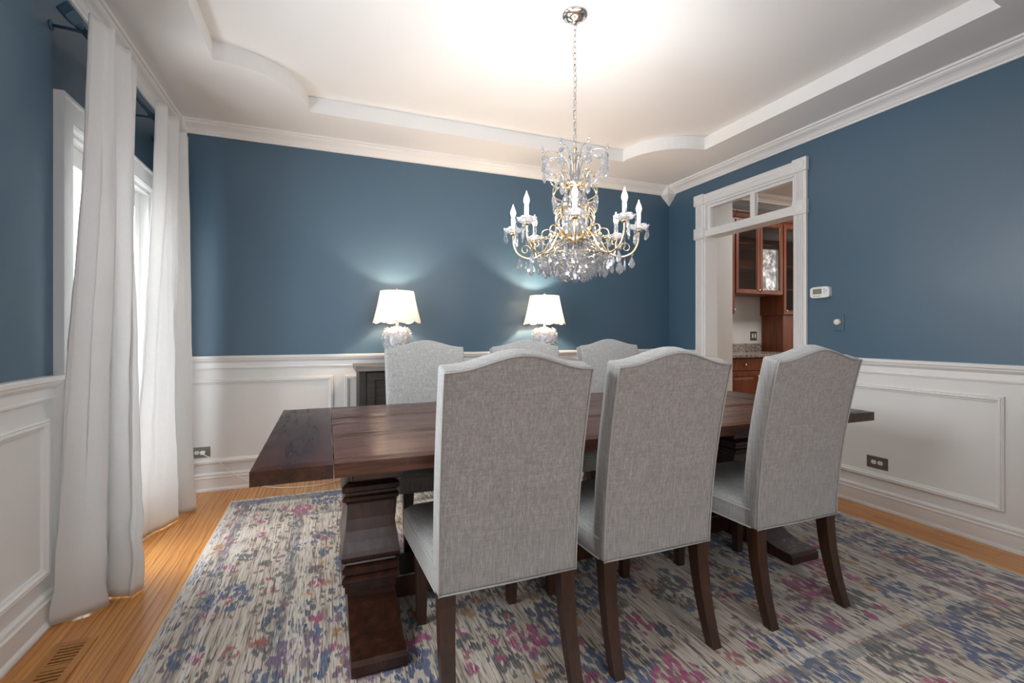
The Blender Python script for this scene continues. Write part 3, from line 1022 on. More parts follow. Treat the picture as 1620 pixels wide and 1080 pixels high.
def sq_loft(m, cx, cy, rings, rx=1.0, ry=1.0, b=0.0):
    """square-section loft through (half-width, z) rings"""
    vs = []
    for hw, z in rings:
        for sx_, sy_ in ((-1, -1), (1, -1), (1, 1), (-1, 1)):
            vs.append((cx + sx_ * hw * rx, cy + sy_ * hw * ry, z))
    fs = []
    n = len(rings)
    for i in range(n - 1):
        for k in range(4):
            fs.append((i * 4 + k, i * 4 + (k + 1) % 4, (i + 1) * 4 + (k + 1) % 4, (i + 1) * 4 + k))
    fs += [(3, 2, 1, 0), tuple((n - 1) * 4 + k for k in range(4))]
    m.add(vs, fs)
    return m


for px in (0.167, 2.228):
    RYS = 1.55
    # column: lower collars, bell, upper collars
    lo = [(0.100, 0.120), (0.100, 0.150), (0.108, 0.153), (0.108, 0.163), (0.113, 0.168), (0.113, 0.182), (0.104, 0.190), (0.101, 0.192), (0.101, 0.200), (0.110, 0.205), (0.111, 0.222), (0.098, 0.232), (0.096, 0.242)]
    col = sq_loft(MB(), px, YC, lo, 1.0, RYS).build('lower_collar', 'table_base_wood', tab)
    be = [(0.100, 0.242), (0.108, 0.247), (0.113, 0.256), (0.114, 0.270), (0.111, 0.290), (0.105, 0.325), (0.099, 0.365), (0.094, 0.41), (0.091, 0.455), (0.090, 0.472)]
    ped = sq_loft(MB(), px, YC, be, 1.0, RYS).build('pedestal', 'table_base_wood', tab)
    up = [(0.094, 0.472), (0.096, 0.480), (0.108, 0.490), (0.109, 0.504), (0.100, 0.510), (0.100, 0.520), (0.111, 0.530), (0.112, 0.548), (0.100, 0.558), (0.090, 0.562), (0.090, 0.59), (0.100, 0.60), (0.103, 0.62), (0.095, 0.625), (0.095, 0.66)]
    cap = sq_loft(MB(), px, YC, up, 1.0, RYS).build('upper_collar', 'table_base_wood', tab)
    be = MB().bbox(px - 0.09, px + 0.09, YC - 0.46, YC + 0.46, 0.655, TZ - TT, 0.006).build('bearer', 'table_base_wood', tab)
    # foot: ogee running out both ways
    f0 = 1.637
    half = []
    for (y, z) in ((f0, 0.014), (f0 - 0.004, 0.022), (f0 - 0.002, 0.050), (f0 + 0.012, 0.062), (f0 + 0.05, 0.064), (f0 + 0.09, 0.066), (f0 + 0.13, 0.074), (f0 + 0.175, 0.090), (f0 + 0.215, 0.108), (f0 + 0.25, 0.119), (f0 + 0.29, 0.123)):
        half.append((y, z))
    poly = half + [(2 * YC - y, z) for y, z in reversed(half)]
    foot = MB().prism(poly, 0, px - 0.092, px + 0.092).build('foot', 'table_base_wood', tab)
    for o in (col, ped, cap, be, foot):
        o.data.transform(TM)
st = MB().bbox(0.26, 2.14, YC - 0.10, YC + 0.10, 0.03, 0.13, 0.008).build('stretcher', 'table_base_wood', tab)
st.data.transform(TM)
for xx in (0.75, 1.65):
    o = MB().bbox(xx - 0.04, xx + 0.04, YC - 0.40, YC + 0.40, 0.673, TZ - TT, 0.004).build('batten', 'table_base_wood', tab)
    o.data.transform(TM)


# ================================================================== CHAIRS
def make_chair():
    t = thing('dining_chair', '', 'chair')
    ZB, ZS_, BW, TW = 0.363, 0.436, 0.470, 0.484
    TH = 0.074

    def ztop(p):
        # camel back: flat-ish shoulders rising to a hump
        a = abs(p)
        h = 0.5 + 0.5 * math.cos(PI * min(1, a / 0.97))
        return 1.042 + 0.044 * h ** 1.1

    def yb(z):
        u = max(0, (z - ZB) / 0.74)
        return -0.115 * u ** 1.7

    nx, nz = 22, 20
    bm = bmesh.new()
    rows = {}
    for side in (0, 1):
        for j in range(nz + 1):
            for i in range(nx + 1):
                p_ = -1 + 2 * i / nx
                q_ = j / nz
                z = ZB + q_ * (ztop(p_) - ZB)
                w_ = (BW + (TW - BW) * q_) / 2
                y = yb(z)
                if side:
                    z0 = z
                    th = TH * (0.92 + 0.10 * math.sin(PI * q_))
                    puff = 0.016 * (1 - p_ ** 4) * math.sin(PI * min(1, q_ * 1.02)) ** 0.5
                    y += th + puff
                    z += 0.019 * q_ ** 4
                else:
                    y -= 0.004 * (1 - p_ ** 4) * math.sin(PI * q_)
                rows[side, j, i] = bm.verts.new((p_ * w_, y, z))
    F = bm.faces.new
    for j in range(nz):
        for i in range(nx):
            F((rows[0, j, i], rows[0, j, i + 1], rows[0, j + 1, i + 1], rows[0, j + 1, i]))
            F((rows[1, j, i], rows[1, j + 1, i], rows[1, j + 1, i + 1], rows[1, j, i + 1]))
        F((rows[0, j, 0], rows[0, j + 1, 0], rows[1, j + 1, 0], rows[1, j, 0]))
        F((rows[0, j, nx], rows[1, j, nx], rows[1, j + 1, nx], rows[0, j + 1, nx]))
    for i in range(nx):
        F((rows[0, nz, i], rows[0, nz, i + 1], rows[1, nz, i + 1], rows[1, nz, i]))
        F((rows[0, 0, i], rows[1, 0, i], rows[1, 0, i + 1], rows[0, 0, i + 1]))
    sharp = []
    bm.normal_update()
    for e in bm.edges:
        if len(e.link_faces) == 2 and e.calc_face_angle(0) > 0.7:
            sharp.append(e)
    bmesh.ops.bevel(bm, geom=sharp, offset=0.011, segments=3, profile=0.5, affect='EDGES', clamp_overlap=True)
    back = MB().bm(bm, True).build('backrest', 'linen', t)
    # cord along the rear edge
    pts = []
    for j in range(0, nz + 1):
        z = ZB + j / nz * (ztop(-1) - ZB)
        pts.append((-(BW + (TW - BW) * j / nz) / 2 + 0.004, yb(z) - 0.001, z - (0.004 if j == nz else 0)))
    for i in range(1, nx):
        p_ = -1 + 2 * i / nx
        pts.append((p_ * TW / 2 * 0.985, yb(ztop(p_)) - 0.001, ztop(p_) - 0.004))
    for j in range(nz, -1, -1):
        z = ZB + j / nz * (ztop(1) - ZB)
        pts.append(((BW + (TW - BW) * j / nz) / 2 - 0.004, yb(z) - 0.001, z - (0.004 if j == nz else 0)))
    MB().tube(pts, 0.0032, 6).build('piping', 'linen_piping', back)
    MB().tube([(-BW / 2 + 0.004, -0.001, ZB + 0.004), (0, -0.003, ZB + 0.003), (BW / 2 - 0.004, -0.001, ZB + 0.004)], 0.0032, 6).build('piping', 'linen_piping', back)
    # seat
    YS, YE, WB, WF = 0.030, 0.535, BW / 2 - 0.001, 0.258

    def outline(n=10, ins=0.0):
        pts_ = [(-WB + ins, YS)]
        r = 0.035
        # front corners rounded, front edge slightly bowed
        for k in range(6):
            a = PI - k / 5 * PI / 2
            pts_.append((-WF + r + ins + r * math.cos(a) * 1.0, YE - r - ins + r * math.sin(a)))
        for k in range(1, n):
            u = k / n
            pts_.append((-(WF - r) + 2 * (WF - r) * u, YE - ins + 0.012 * math.sin(PI * u)))
        for k in range(6):
            a = PI / 2 - k / 5 * PI / 2
            pts_.append((WF - r - ins + r * math.cos(a), YE - r - ins + r * math.sin(a)))
        pts_.append((WB - ins, YS))
        return pts_
    ol = outline()
    n = len(ol)
    m = MB()
    m.add([(x, y, ZB) for x, y in ol] + [(x, y, ZS_) for x, y in ol], [(i, (i + 1) % n, n + (i + 1) % n, n + i) for i in range(n)] + [tuple(range(n - 1, -1, -1))], False)
    m.build('seat_rail', 'linen', t)
    m = MB()
    rings = [(0, ZS_), (0.0, ZS_ + 0.012), (0.06, ZS_ + 0.026), (0.16, ZS_ + 0.036), (0.32, ZS_ + 0.043), (0.55, ZS_ + 0.047), (0.8, ZS_ + 0.049)]
    cx, cy = 0, (YS + YE) / 2
    vs = []
    fs = []
    for k_, z in rings:
        for x, y in ol:
            vs.append((x + (cx - x) * k_, y + (cy - y) * k_, z))
    for a in range(len(rings) - 1):
        for i in range(n):
            j = (i + 1) % n
            fs.append((a * n + i, a * n + j, (a + 1) * n + j, (a + 1) * n + i))
    vs.append((cx, cy, ZS_ + 0.05))
    b0 = (len(rings) - 1) * n
    for i in range(n):
        fs.append((b0 + i, b0 + (i + 1) % n, len(vs) - 1))
    m.add(vs, fs, True)
    cus = m.build('seat', 'linen', t)
    MB().tube([(x * 1.004, y, ZS_) for x, y in ol], 0.0032, 6).build('piping', 'linen_piping', cus)
    MB().tube([(x * 1.004, y, ZB + 0.003) for x, y in ol], 0.0032, 6).build('piping', 'linen_piping', cus)
    # legs
    for sx_ in (-1, 1):
        secs = []
        for k in range(9):
            u = k / 8
            z = 0.372 * (1 - u)
            hw = 0.026 - 0.007 * u
            yc_ = 0.030 - 0.074 * u ** 1.9
            xc_ = sx_ * (0.203 + 0.006 * u)
            secs.append((xc_, yc_, z, hw))
        m = MB()
        vs = []
        for xc_, yc_, z, hw in secs:
            for a, b in ((-1, -1), (1, -1), (1, 1), (-1, 1)):
                vs.append((xc_ + a * hw, yc_ + b * hw, z))
        fs = [(i * 4 + k, i * 4 + (k + 1) % 4, i * 4 + 4 + (k + 1) % 4, i * 4 + 4 + k) for i in range(8) for k in range(4)]
        fs += [(0, 1, 2, 3), (32, 33, 34, 35)]
        m.add(vs, fs)
        m.build('leg', 'chair_leg_wood', t)
    for sx_ in (-1, 1):
        m = MB()
        sq_loft(m, sx_ * 0.192, 0.488, [(0.017, 0.0), (0.018, 0.02), (0.026, 0.372)])
        m.build('leg', 'chair_leg_wood', t)
    return t


RUGZ = 0.012
chairs = [
    (0.540, 1.370, 0.0, 'grey linen dining chair nearest the camera, its tall back hiding the table middle', 'near'),
    (1.112, 1.368, 0.0, 'grey linen dining chair, the middle one of the three with their backs turned', 'near'),
    (1.820, 1.366, 0.0, 'grey linen dining chair with back turned, next to the wall outlet and thermostat', 'near'),
    (0.568, 2.850, PI, 'grey linen dining chair across the table, in front of the dark sideboard end', 'far'),
    (1.247, 2.850, PI, 'grey linen dining chair across the table, mostly hidden, below the right lamp', 'far'),
    (1.918, 2.872, PI, 'grey linen dining chair across the table, closest to the pantry doorway', 'far'),
]
proto = make_chair()
for i, (x, y, a, lab, grp) in enumerate(chairs):
    c_ = proto if i == 0 else copy_tree(proto)
    c_.location = (x, y, RUGZ + 0.0008)
    c_.rotation_euler = (0, 0, a)
    c_['label'] = lab
    c_['group'] = 'dining chairs on the near side' if grp == 'near' else 'dining chairs on the far side'
tab.location.z = RUGZ * 0.0

# ================================================================== RUG
m = MB()
nx, ny = 60, 50
rg = thing('area_rug', 'large distressed floral rug in ivory, blue, magenta and ochre under the table', 'rug', ((RX0 + RX1) / 2, (RY0 + RY1) / 2, 0))
RM = T(-(RX0 + RX1) / 2, -(RY0 + RY1) / 2, 0)
o = MB().bbox(RX0 + 0.004, RX1 - 0.004, RY0 + 0.004, RY1 - 0.004, 0.0005, RUGZ, 0.003).build('pile', 'rug_pile', rg)
o.data.transform(RM)
m = MB()
rp = [(RX0, RY0), (RX1, RY0), (RX1, RY1), (RX0, RY1)]
for k in range(4):
    a, b = Vector((*rp[k], 0.0055)), Vector((*rp[(k + 1) % 4], 0.0055))
    m.tube([a + (b - a) * i / 40 + Vector((0, 0, 0.0008 * math.sin(i * 2.1))) for i in range(41)], 0.0050, 6)
o = m.build('binding', 'rug_binding', rg)
o.data.transform(RM)

# ================================================================== SIDEBOARD
SX0, SX1, SY0, SY1, SZ = 0.1925, 2.16, 3.575, 4.000 - 0.045, 0.915
sbd = thing('sideboard', 'dark weathered wood sideboard against the back wall holding two lamps', 'sideboard', ((SX0 + SX1) / 2, (SY0 + SY1) / 2, 0))
SM = T(-(SX0 + SX1) / 2, -(SY0 + SY1) / 2, 0)


def sbp(m, name, mat, par=None):
    o_ = m.build(name, mat, par or sbd)
    o_.data.transform(SM)
    return o_


xx = SX0
k = 0
cuts = [SX0, SX0 + 0.24, SX0 + 0.62, SX0 + 1.05, SX0 + 1.40, SX1 - 0.22, SX1]
for a, b in zip(cuts[:-1], cuts[1:]):
    sbp(MB().bbox(a + 0.0008, b - 0.0008, SY0, SY1, SZ - 0.038, SZ, 0.003), 'top_board', 'sideboard_top_wood')
BX0, BX1, BY0 = SX0 + 0.028, SX1 - 0.028, SY0 + 0.025
sbp(MB().bbox(BX0, BX1, BY0 + 0.022, SY1 - 0.005, 0.10, SZ - 0.039, 0.002), 'body', 'sideboard_wood')
for xl in (BX0, BX1 - 0.05):
    for yl in (BY0, SY1 - 0.055):
        sbp(MB().bbox(xl, xl + 0.05, yl, yl + 0.05, 0.0135 if yl == BY0 else 0.0, SZ - 0.0385, 0.003), 'leg', 'sideboard_wood')
nd = 4
dw = (BX1 - BX0 - 0.10) / nd
for k in range(nd):
    a = BX0 + 0.05 + k * dw + 0.004
    b = a + dw - 0.008
    z0, z1 = 0.13, SZ - 0.048
    m = MB().frame((0, BY0 + 0.021, 0), (1, 0, 0), (0, 0, 1), (0, -1, 0), a, z0, b, z1, [(0, 0), (0, 0.020), (0.055, 0.020), (0.058, 0.012), (0.070, 0.006)])
    m.box(a + 0.06, b - 0.06, BY0 + 0.014, BY0 + 0.021, z0 + 0.06, z1 - 0.06)
    d_ = sbp(m, 'door', 'sideboard_wood')
    kx = b - 0.03 if k % 2 == 0 else a + 0.03
    sbp(MB().ball((kx, BY0 - 0.014, 0.55), 0.014, 8), 'knob', 'void_dark', d_)


# ================================================================== LAMPS
def make_lamp():
    t = thing('table_lamp', '', 'lamp')
    prof = [(0.072, 0.0), (0.074, 0.010), (0.064, 0.018), (0.058, 0.030), (0.064, 0.060), (0.080, 0.110), (0.096, 0.165), (0.102, 0.205), (0.098, 0.240), (0.082, 0.268), (0.055, 0.284), (0.034, 0.290), (0.028, 0.296), (0.0001, 0.297)]
    body = MB().lathe(prof, 32).build('base', 'ceramic_white', t)
    # applied blossoms cover the jar
    rr = random.Random(5)
    m = MB()

    def rad(z):
        for (r0, z0), (r1, z1) in zip(prof[:-1], prof[1:]):
            if z0 <= z <= z1:
                u = (z - z0) / max(1e-6, z1 - z0)
                return r0 + (r1 - r0) * u, math.atan2(-(r1 - r0), max(1e-6, z1 - z0))
        return 0.05, 0
    for k in range(110):
        z = 0.05 + 0.226 * (k + 0.5) / 110
        a = k * 2.39996 + rr.uniform(-0.2, 0.2)
        r, tilt = rad(z)
        if r < 0.04:
            continue
        M = RZ(a) @ T(r - 0.001, 0, z) @ Matrix.Rotation(PI / 2 - tilt, 4, 'Y') @ RZ(rr.uniform(0, 6))
        sz = rr.uniform(0.014, 0.021)
        npet = 5
        for q in range(npet):
            b = 2 * PI * q / npet
            pet_ = [(0, 0, 0.004), (sz * 0.6 * math.cos(b - 0.5), sz * 0.6 * math.sin(b - 0.5), 0.008), (sz * math.cos(b - 0.25), sz * math.sin(b - 0.25), 0.015), (sz * 1.08 * math.cos(b), sz * 1.08 * math.sin(b), 0.018), (sz * math.cos(b + 0.25), sz * math.sin(b + 0.25), 0.015), (sz * 0.6 * math.cos(b + 0.5), sz * 0.6 * math.sin(b + 0.5), 0.008)]
            m.add(pet_ + [(p_[0] * 0.95, p_[1] * 0.95, p_[2] - 0.002) for p_ in pet_], [(0, 1, 2, 3, 4, 5), (11, 10, 9, 8, 7, 6)] + [(i, (i + 1) % 6, 6 + (i + 1) % 6, 6 + i) for i in range(6)], False, M)
        m.ball((0, 0, 0.008), 0.0035, 4, M)
    fl_ = m.build('blossom_relief', 'ceramic_white', body)
    fl_['kind'] = 'stuff'
    MB().lathe([(0.010, 0.29), (0.012, 0.30), (0.012, 0.318), (0.017, 0.322), (0.017, 0.352), (0.010, 0.356), (0.0001, 0.357)], 14).build('neck', 'ceramic_white', t)
    # shade: scalloped empire
    z0, z1, r0, r1 = 0.318, 0.572, 0.188, 0.130
    n, mz = 96, 10
    ns = 8
    vs = []
    fs = []
    for sh, dr in ((0, 0.0), (1, -0.0015)):
        for j in range(mz + 1):
            for k in range(n):
                a = 2 * PI * k / n
                sc = abs(math.sin(a * ns / 2 + PI / 2 * 0.6))
                zb_ = z0 + 0.026 * (1 - sc)
                u = j / mz
                z = zb_ + (z1 - zb_) * u
                f = (z - z0) / (z1 - z0)
                r = r0 + (r1 - r0) * f - 0.004 * math.sin(PI * f)
                vs.append(((r + dr) * math.cos(a), (r + dr) * math.sin(a), z))
    o2 = (mz + 1) * n
    for j in range(mz):
        for k in range(n):
            k2 = (k + 1) % n
            fs.append((j * n + k, j * n + k2, (j + 1) * n + k2, (j + 1) * n + k))
            fs.append((o2 + j * n + k, o2 + (j + 1) * n + k, o2 + (j + 1) * n + k2, o2 + j * n + k2))
    shade = MB().add([v for v in vs[:o2]], [f for f in fs if max(f) < o2], True).build('shade', 'shade_fabric', t)
    MB().tube([vs[k] for k in range(n)], 0.0016, 5, True).build('shade_trim', 'shade_trim', shade)
    MB().tube([vs[mz * n + k] for k in range(0, n, 2)], 0.0016, 5, True).build('shade_rim', 'shade_fabric', shade)
    hp = MB()
    for k in range(3):
        a = 2 * PI * k / 3
        hp.tube([(0, 0, 0.566), (0.129 * math.cos(a), 0.129 * math.sin(a), 0.570)], 0.0018, 5)
    hp.tube([(0.014, 0, 0.350), (0.045, 0, 0.40), (0.045, 0, 0.49), (0.02, 0, 0.552), (0, 0, 0.566)], 0.0018, 5)
    hp.tube([(-0.014, 0, 0.350), (-0.045, 0, 0.40), (-0.045, 0, 0.49), (-0.02, 0, 0.552), (0, 0, 0.566)], 0.0018, 5)
    hp.build('harp', 'brass', t)
    MB().lathe([(0.004, 0.566), (0.007, 0.572), (0.007, 0.577), (0.012, 0.582), (0.013, 0.590), (0.009, 0.597), (0.0001, 0.599)], 12).build('finial', 'brass', t)
    MB().lathe([(0.010, 0.356), (0.014, 0.364), (0.028, 0.398), (0.031, 0.418), (0.026, 0.438), (0.012, 0.448), (0.0001, 0.450)], 14).build('bulb', 'lamp_bulb_glow', t)
    return t


lamp0 = make_lamp()
for i, (x, lab) in enumerate(((0.517, 'lit white table lamp on the left end of the sideboard, above its visible dark corner'), (1.807, 'lit white table lamp on the sideboard to the left of the chandelier crystals'))):
    o = lamp0 if i == 0 else copy_tree(lamp0)
    o.location = (x, 3.775, SZ + 0.0005)
    o['label'] = lab
    o['group'] = 'white blossom table lamps'
    l = bpy.data.lights.new('lamp_light', 'POINT')
    l.energy = LAMP_W
    l.color = (1.0, 0.73, 0.50)
    l.shadow_soft_size = 0.022
    lo_ = bpy.data.objects.new('lamp_light', l)
    COL.objects.link(lo_)
    lo_.parent = o
    lo_.location = (0, 0, 0.475)
lamp0['label'] = 'lit white blossom table lamp on the sideboard end beside the dark corner'

# ================================================================== CHANDELIER
CX, CY = 1.185, 2.115
ch = thing('chandelier', 'ornate crystal and brass candle chandelier hanging on a chain over the table', 'chandelier', (CX, CY, 1.40))
toward = math.atan2(-CY, -CX)      # one arm points at the camera


def cpart(m, name, mat, par=None):
    """geometry given in world heights about the axis"""
    o_ = m.build(name, mat, par or ch)
    o_.data.transform(T(0, 0, -1.40))
    return o_


cpart(MB().lathe([(0.0001, HT), (0.066, HT), (0.066, HT - 0.006), (0.060, HT - 0.012), (0.050, HT - 0.014), (0.047, HT - 0.022), (0.036, HT - 0.030), (0.018, HT - 0.036), (0.010, HT - 0.046), (0.008, HT - 0.052), (0.0001, HT - 0.053)], 32), 'canopy', 'nickel')
# chain
lk = MB()
hl, hw = 0.0175, 0.0085
pts = []
for k in range(16):
    a = 2 * PI * k / 16
    pts.append((hw * math.cos(a), 0, hl * math.sin(a)))
lk.tube(pts, 0.0022, 6, True)
lme = lk.mesh('chain_link')
lme.materials.append(MAT['nickel'])
z = HT - 0.064
k = 0
while z > 2.125:
    link('chain_link', lme, ch, T(0, 0, z - 1.40) @ RZ(k % 2 * PI / 2 + 0.35))
    z -= 0.0295
    k += 1
zz = HT - 0.05
wp = []
while zz > 2.10:
    wp.append((0.008 * math.sin(zz * 21), 0.008 * math.cos(zz * 17), zz))
    zz -= 0.02
cpart(MB().tube(wp, 0.0022, 6), 'cord', 'nickel')
# central stem with glass balusters
cpart(MB().lathe([(0.0001, 2.125), (0.008, 2.12), (0.012, 2.105), (0.006, 2.095), (0.006, 1.50), (0.0001, 1.49)], 14), 'stem', 'brass')
for prof in ([(0.006, 2.085), (0.030, 2.078), (0.034, 2.066), (0.022, 2.050), (0.010, 2.040)],
             [(0.010, 2.040), (0.026, 2.025), (0.028, 1.985), (0.020, 1.945), (0.012, 1.925)],
             [(0.012, 1.90), (0.030, 1.885), (0.034, 1.86), (0.020, 1.83), (0.010, 1.81)],
             [(0.010, 1.78), (0.024, 1.77), (0.030, 1.72), (0.020, 1.67), (0.010, 1.655)],
             [(0.010, 1.60), (0.036, 1.585), (0.044, 1.56), (0.030, 1.53), (0.010, 1.51)]):
    cpart(MB().lathe(prof, 10, smooth=False), 'glass_baluster', 'crystal')
for zc, r in ((1.912, 0.042), (1.795, 0.046), (1.64, 0.066)):
    cpart(MB().lathe([(0.008, zc - 0.012), (r * 0.7, zc - 0.010), (r, zc), (r * 0.9, zc + 0.004), (r * 0.4, zc + 0.006), (0.008, zc + 0.012)], 24), 'hub', 'brass')

# crystal shapes
def pendant_mesh(h, w_, d_):
    """faceted almond drop hanging from its tip; origin at the top"""
    m = MB()
    rings = [(0.0, 0.12, 0.3), (-0.22, 0.55, 0.75), (-0.52, 0.95, 1.0), (-0.70, 1.0, 0.95), (-0.88, 0.62, 0.7), (-1.0, 0.05, 0.1)]
    n = 8
    vs = []
    for z, a, b in rings:
        for k in range(n):
            t_ = 2 * PI * (k + 0.5) / n
            vs.append((w_ / 2 * a * math.cos(t_), d_ / 2 * b * math.sin(t_), z * h))
    fs = []
    for i in range(len(rings) - 1):
        for k in range(n):
            k2 = (k + 1) % n
            if (i + k) % 2:
                fs += [(i * n + k, i * n + k2, (i + 1) * n + k2), (i * n + k, (i + 1) * n + k2, (i + 1) * n + k)]
            else:
                fs += [(i * n + k, i * n + k2, (i + 1) * n + k), (i * n + k2, (i + 1) * n + k2, (i + 1) * n + k)]
    fs += [tuple(range(n)), tuple((len(rings) - 1) * n + k for k in range(n))]
    m.add(vs, fs)
    # octagon button above on a pin
    b = MB()
    rr_ = w_ * 0.30
    zc = rr_ + 0.002
    vs = [(rr_ * math.cos(2 * PI * k / 8), 0.0, zc + rr_ * math.sin(2 * PI * k / 8)) for k in range(8)]
    vs += [(0, d_ * 0.4, zc), (0, -d_ * 0.4, zc)]
    fs = []
    for k in range(8):
        fs += [(k, (k + 1) % 8, 8), ((k + 1) % 8, k, 9)]
    m.add(vs, fs)
    me = m.mesh('crystal_pendant')
    me.materials.append(MAT['crystal'])
    return me


PB = pendant_mesh(0.072, 0.043, 0.016)
PM = pendant_mesh(0.058, 0.034, 0.014)
PS = pendant_mesh(0.044, 0.024, 0.011)
PT = pendant_mesh(0.060, 0.020, 0.011)
pr_ = random.Random(11)


def hang(me, x, y, z, ang=None):
    a = pr_.uniform(0, PI) if ang is None else ang
    link('crystal_pendant', me, ch, T(x, y, z - 1.40) @ RZ(a))


def ringpos(r, k, n, off=0.0):
    a = toward + 2 * PI * (k + off) / n
    return r * math.cos(a), r * math.sin(a), a


# arms, pans, candles, bulbs
ARM_R = 0.32
for k in range(8):
    a = toward + 2 * PI * k / 8
    ca, sa = math.cos(a), math.sin(a)
    ctl = [(0.045, 1.645), (0.085, 1.672), (0.125, 1.640), (0.165, 1.575), (0.225, 1.545), (0.285, 1.565), (0.315, 1.615), (ARM_R, 1.675)]
    pts = catmull([(r * ca, r * sa, z) for r, z in ctl], 5)
    arm = cpart(MB().tube(pts, 0.0048, 8), 'arm', 'brass')
    # scroll curl on the arm
    sc = []
    for i in range(22):
        u = i / 21
        th = u * 2.3 * PI
        rr = 0.030 * (1 - 0.72 * u)
        sc.append(((0.150 + rr * math.cos(th)) * ca, (0.150 + rr * math.cos(th)) * sa, 1.632 + rr * math.sin(th)))
    cpart(MB().tube(sc, 0.0026, 6), 'scroll', 'brass', arm)
    sc = []
    for i in range(22):
        u = i / 21
        th = -u * 2.2 * PI + PI
        rr = 0.028 * (1 - 0.72 * u)
        sc.append(((0.255 + rr * math.cos(th)) * ca, (0.255 + rr * math.cos(th)) * sa, 1.592 + rr * math.sin(th)))
    cpart(MB().tube(sc, 0.0024, 6), 'scroll', 'brass', arm)
    M = T(ARM_R * ca, ARM_R * sa, 0)
    cpart(MB().lathe([(0.004, 1.668), (0.016, 1.672), (0.018, 1.680), (0.010, 1.686), (0.012, 1.695), (0.0001, 1.696)], 14, M), 'cup', 'brass', arm)
    # scalloped glass bobeche
    n = 32
    vs = []
    fs = []
    rg_ = [(0.010, 1.684), (0.026, 1.682), (0.040, 1.688), (0.050, 1.700), (0.049, 1.703), (0.038, 1.692), (0.024, 1.686), (0.010, 1.688)]
    for r, z_ in rg_:
        for q in range(n):
            th = 2 * PI * q / n
            r2 = r * (1 + (0.05 * math.cos(8 * th) if r > 0.03 else 0))
            vs.append((ARM_R * ca + r2 * math.cos(th), ARM_R * sa + r2 * math.sin(th), z_ + (0.003 * math.cos(8 * th) if r > 0.03 else 0)))
    mm = len(rg_)
    for i in range(mm):
        j = (i + 1) % mm
        for q in range(n):
            fs.append((i * n + q, i * n + (q + 1) % n, j * n + (q + 1) % n, j * n + q))
    cpart(MB().add(vs, fs, True), 'drip_pan', 'crystal')
    cpart(MB().lathe([(0.0105, 1.690), (0.0105, 1.762), (0.008, 1.764), (0.0001, 1.765)], 14, M), 'candle_sleeve', 'candle_sleeve')
    bul = cpart(MB().lathe([(0.007, 1.763), (0.010, 1.770), (0.0145, 1.782), (0.0140, 1.794), (0.009, 1.808), (0.004, 1.820), (0.0018, 1.830), (0.0001, 1.834)], 14, M), 'flame_bulb', 'flame_bulb_glow')
    l = bpy.data.lights.new('flame_light', 'POINT')
    l.energy = BULB_W
    l.color = (1.0, 0.98, 0.96)
    l.shadow_soft_size = 0.018
    lo_ = bpy.data.objects.new('flame_light', l)
    COL.objects.link(lo_)
    lo_.parent = ch
    lo_.location = (ARM_R * ca, ARM_R * sa, 1.800 - 1.40)
    # drops round the pan
    for q in range(5):
        th = a + 2 * PI * (q + 0.5) / 5
        hang((PT if q % 2 else PS), ARM_R * ca + 0.049 * math.cos(th), ARM_R * sa + 0.049 * math.sin(th), 1.676 - 0.004 * (q % 2), th + PI / 2)
    # drops under the arm
    hang(PB, 0.225 * ca, 0.225 * sa, 1.530, a)
    hang(PM, 0.285 * ca, 0.285 * sa, 1.545, a)
    hang(PM, 0.172 * ca, 0.172 * sa, 1.548, a + PI / 2)
    hang(PT, 0.250 * ca, 0.250 * sa, 1.535, a + 0.8)
# tall scrolls rising from the hub to the crown
for k in range(8):
    a = toward + 2 * PI * (k + 0.5) / 8
    ca, sa = math.cos(a), math.sin(a)
    ctl = [(0.050, 1.640), (0.080, 1.690), (0.105, 1.735), (0.092, 1.785), (0.060, 1.800), (0.070, 1.830), (0.112, 1.850), (0.116, 1.895), (0.080, 1.925), (0.048, 1.910)]
    pts = catmull([(r * ca, r * sa, z) for r, z in ctl], 4)
    cpart(MB().tube(pts, 0.0032, 6), 'scroll', 'brass')
    ctl = [(0.022, 1.930), (0.026, 1.985), (0.045, 2.045), (0.085, 2.078), (0.130, 2.084), (0.160, 2.068), (0.174, 2.040)]
    pts = catmull([(r * ca, r * sa, z) for r, z in ctl], 4)
    cpart(MB().tube(pts, 0.0022, 6), 'crown_prong', 'nickel')
    hang(PB if k % 2 else PM, 0.174 * ca, 0.174 * sa, 2.028, a + PI / 2)
    hang(PS, 0.150 * ca, 0.150 * sa, 2.040, a)
    hang(PM, 0.116 * ca, 0.116 * sa, 1.842, a + PI / 2)
    hang(PS, 0.070 * ca, 0.070 * sa, 1.815, a + PI / 2)
    hang(PT, 0.118 * ca, 0.118 * sa, 1.862, a)
    hang(PM, 0.104 * ca, 0.104 * sa, 1.712, a + PI / 2)
    cpart(MB().ball((0.174 * ca, 0.174 * sa, 2.078), 0.009, 6).ball((0.174 * ca, 0.174 * sa, 2.094), 0.006, 5), 'crystal_bead', 'crystal')
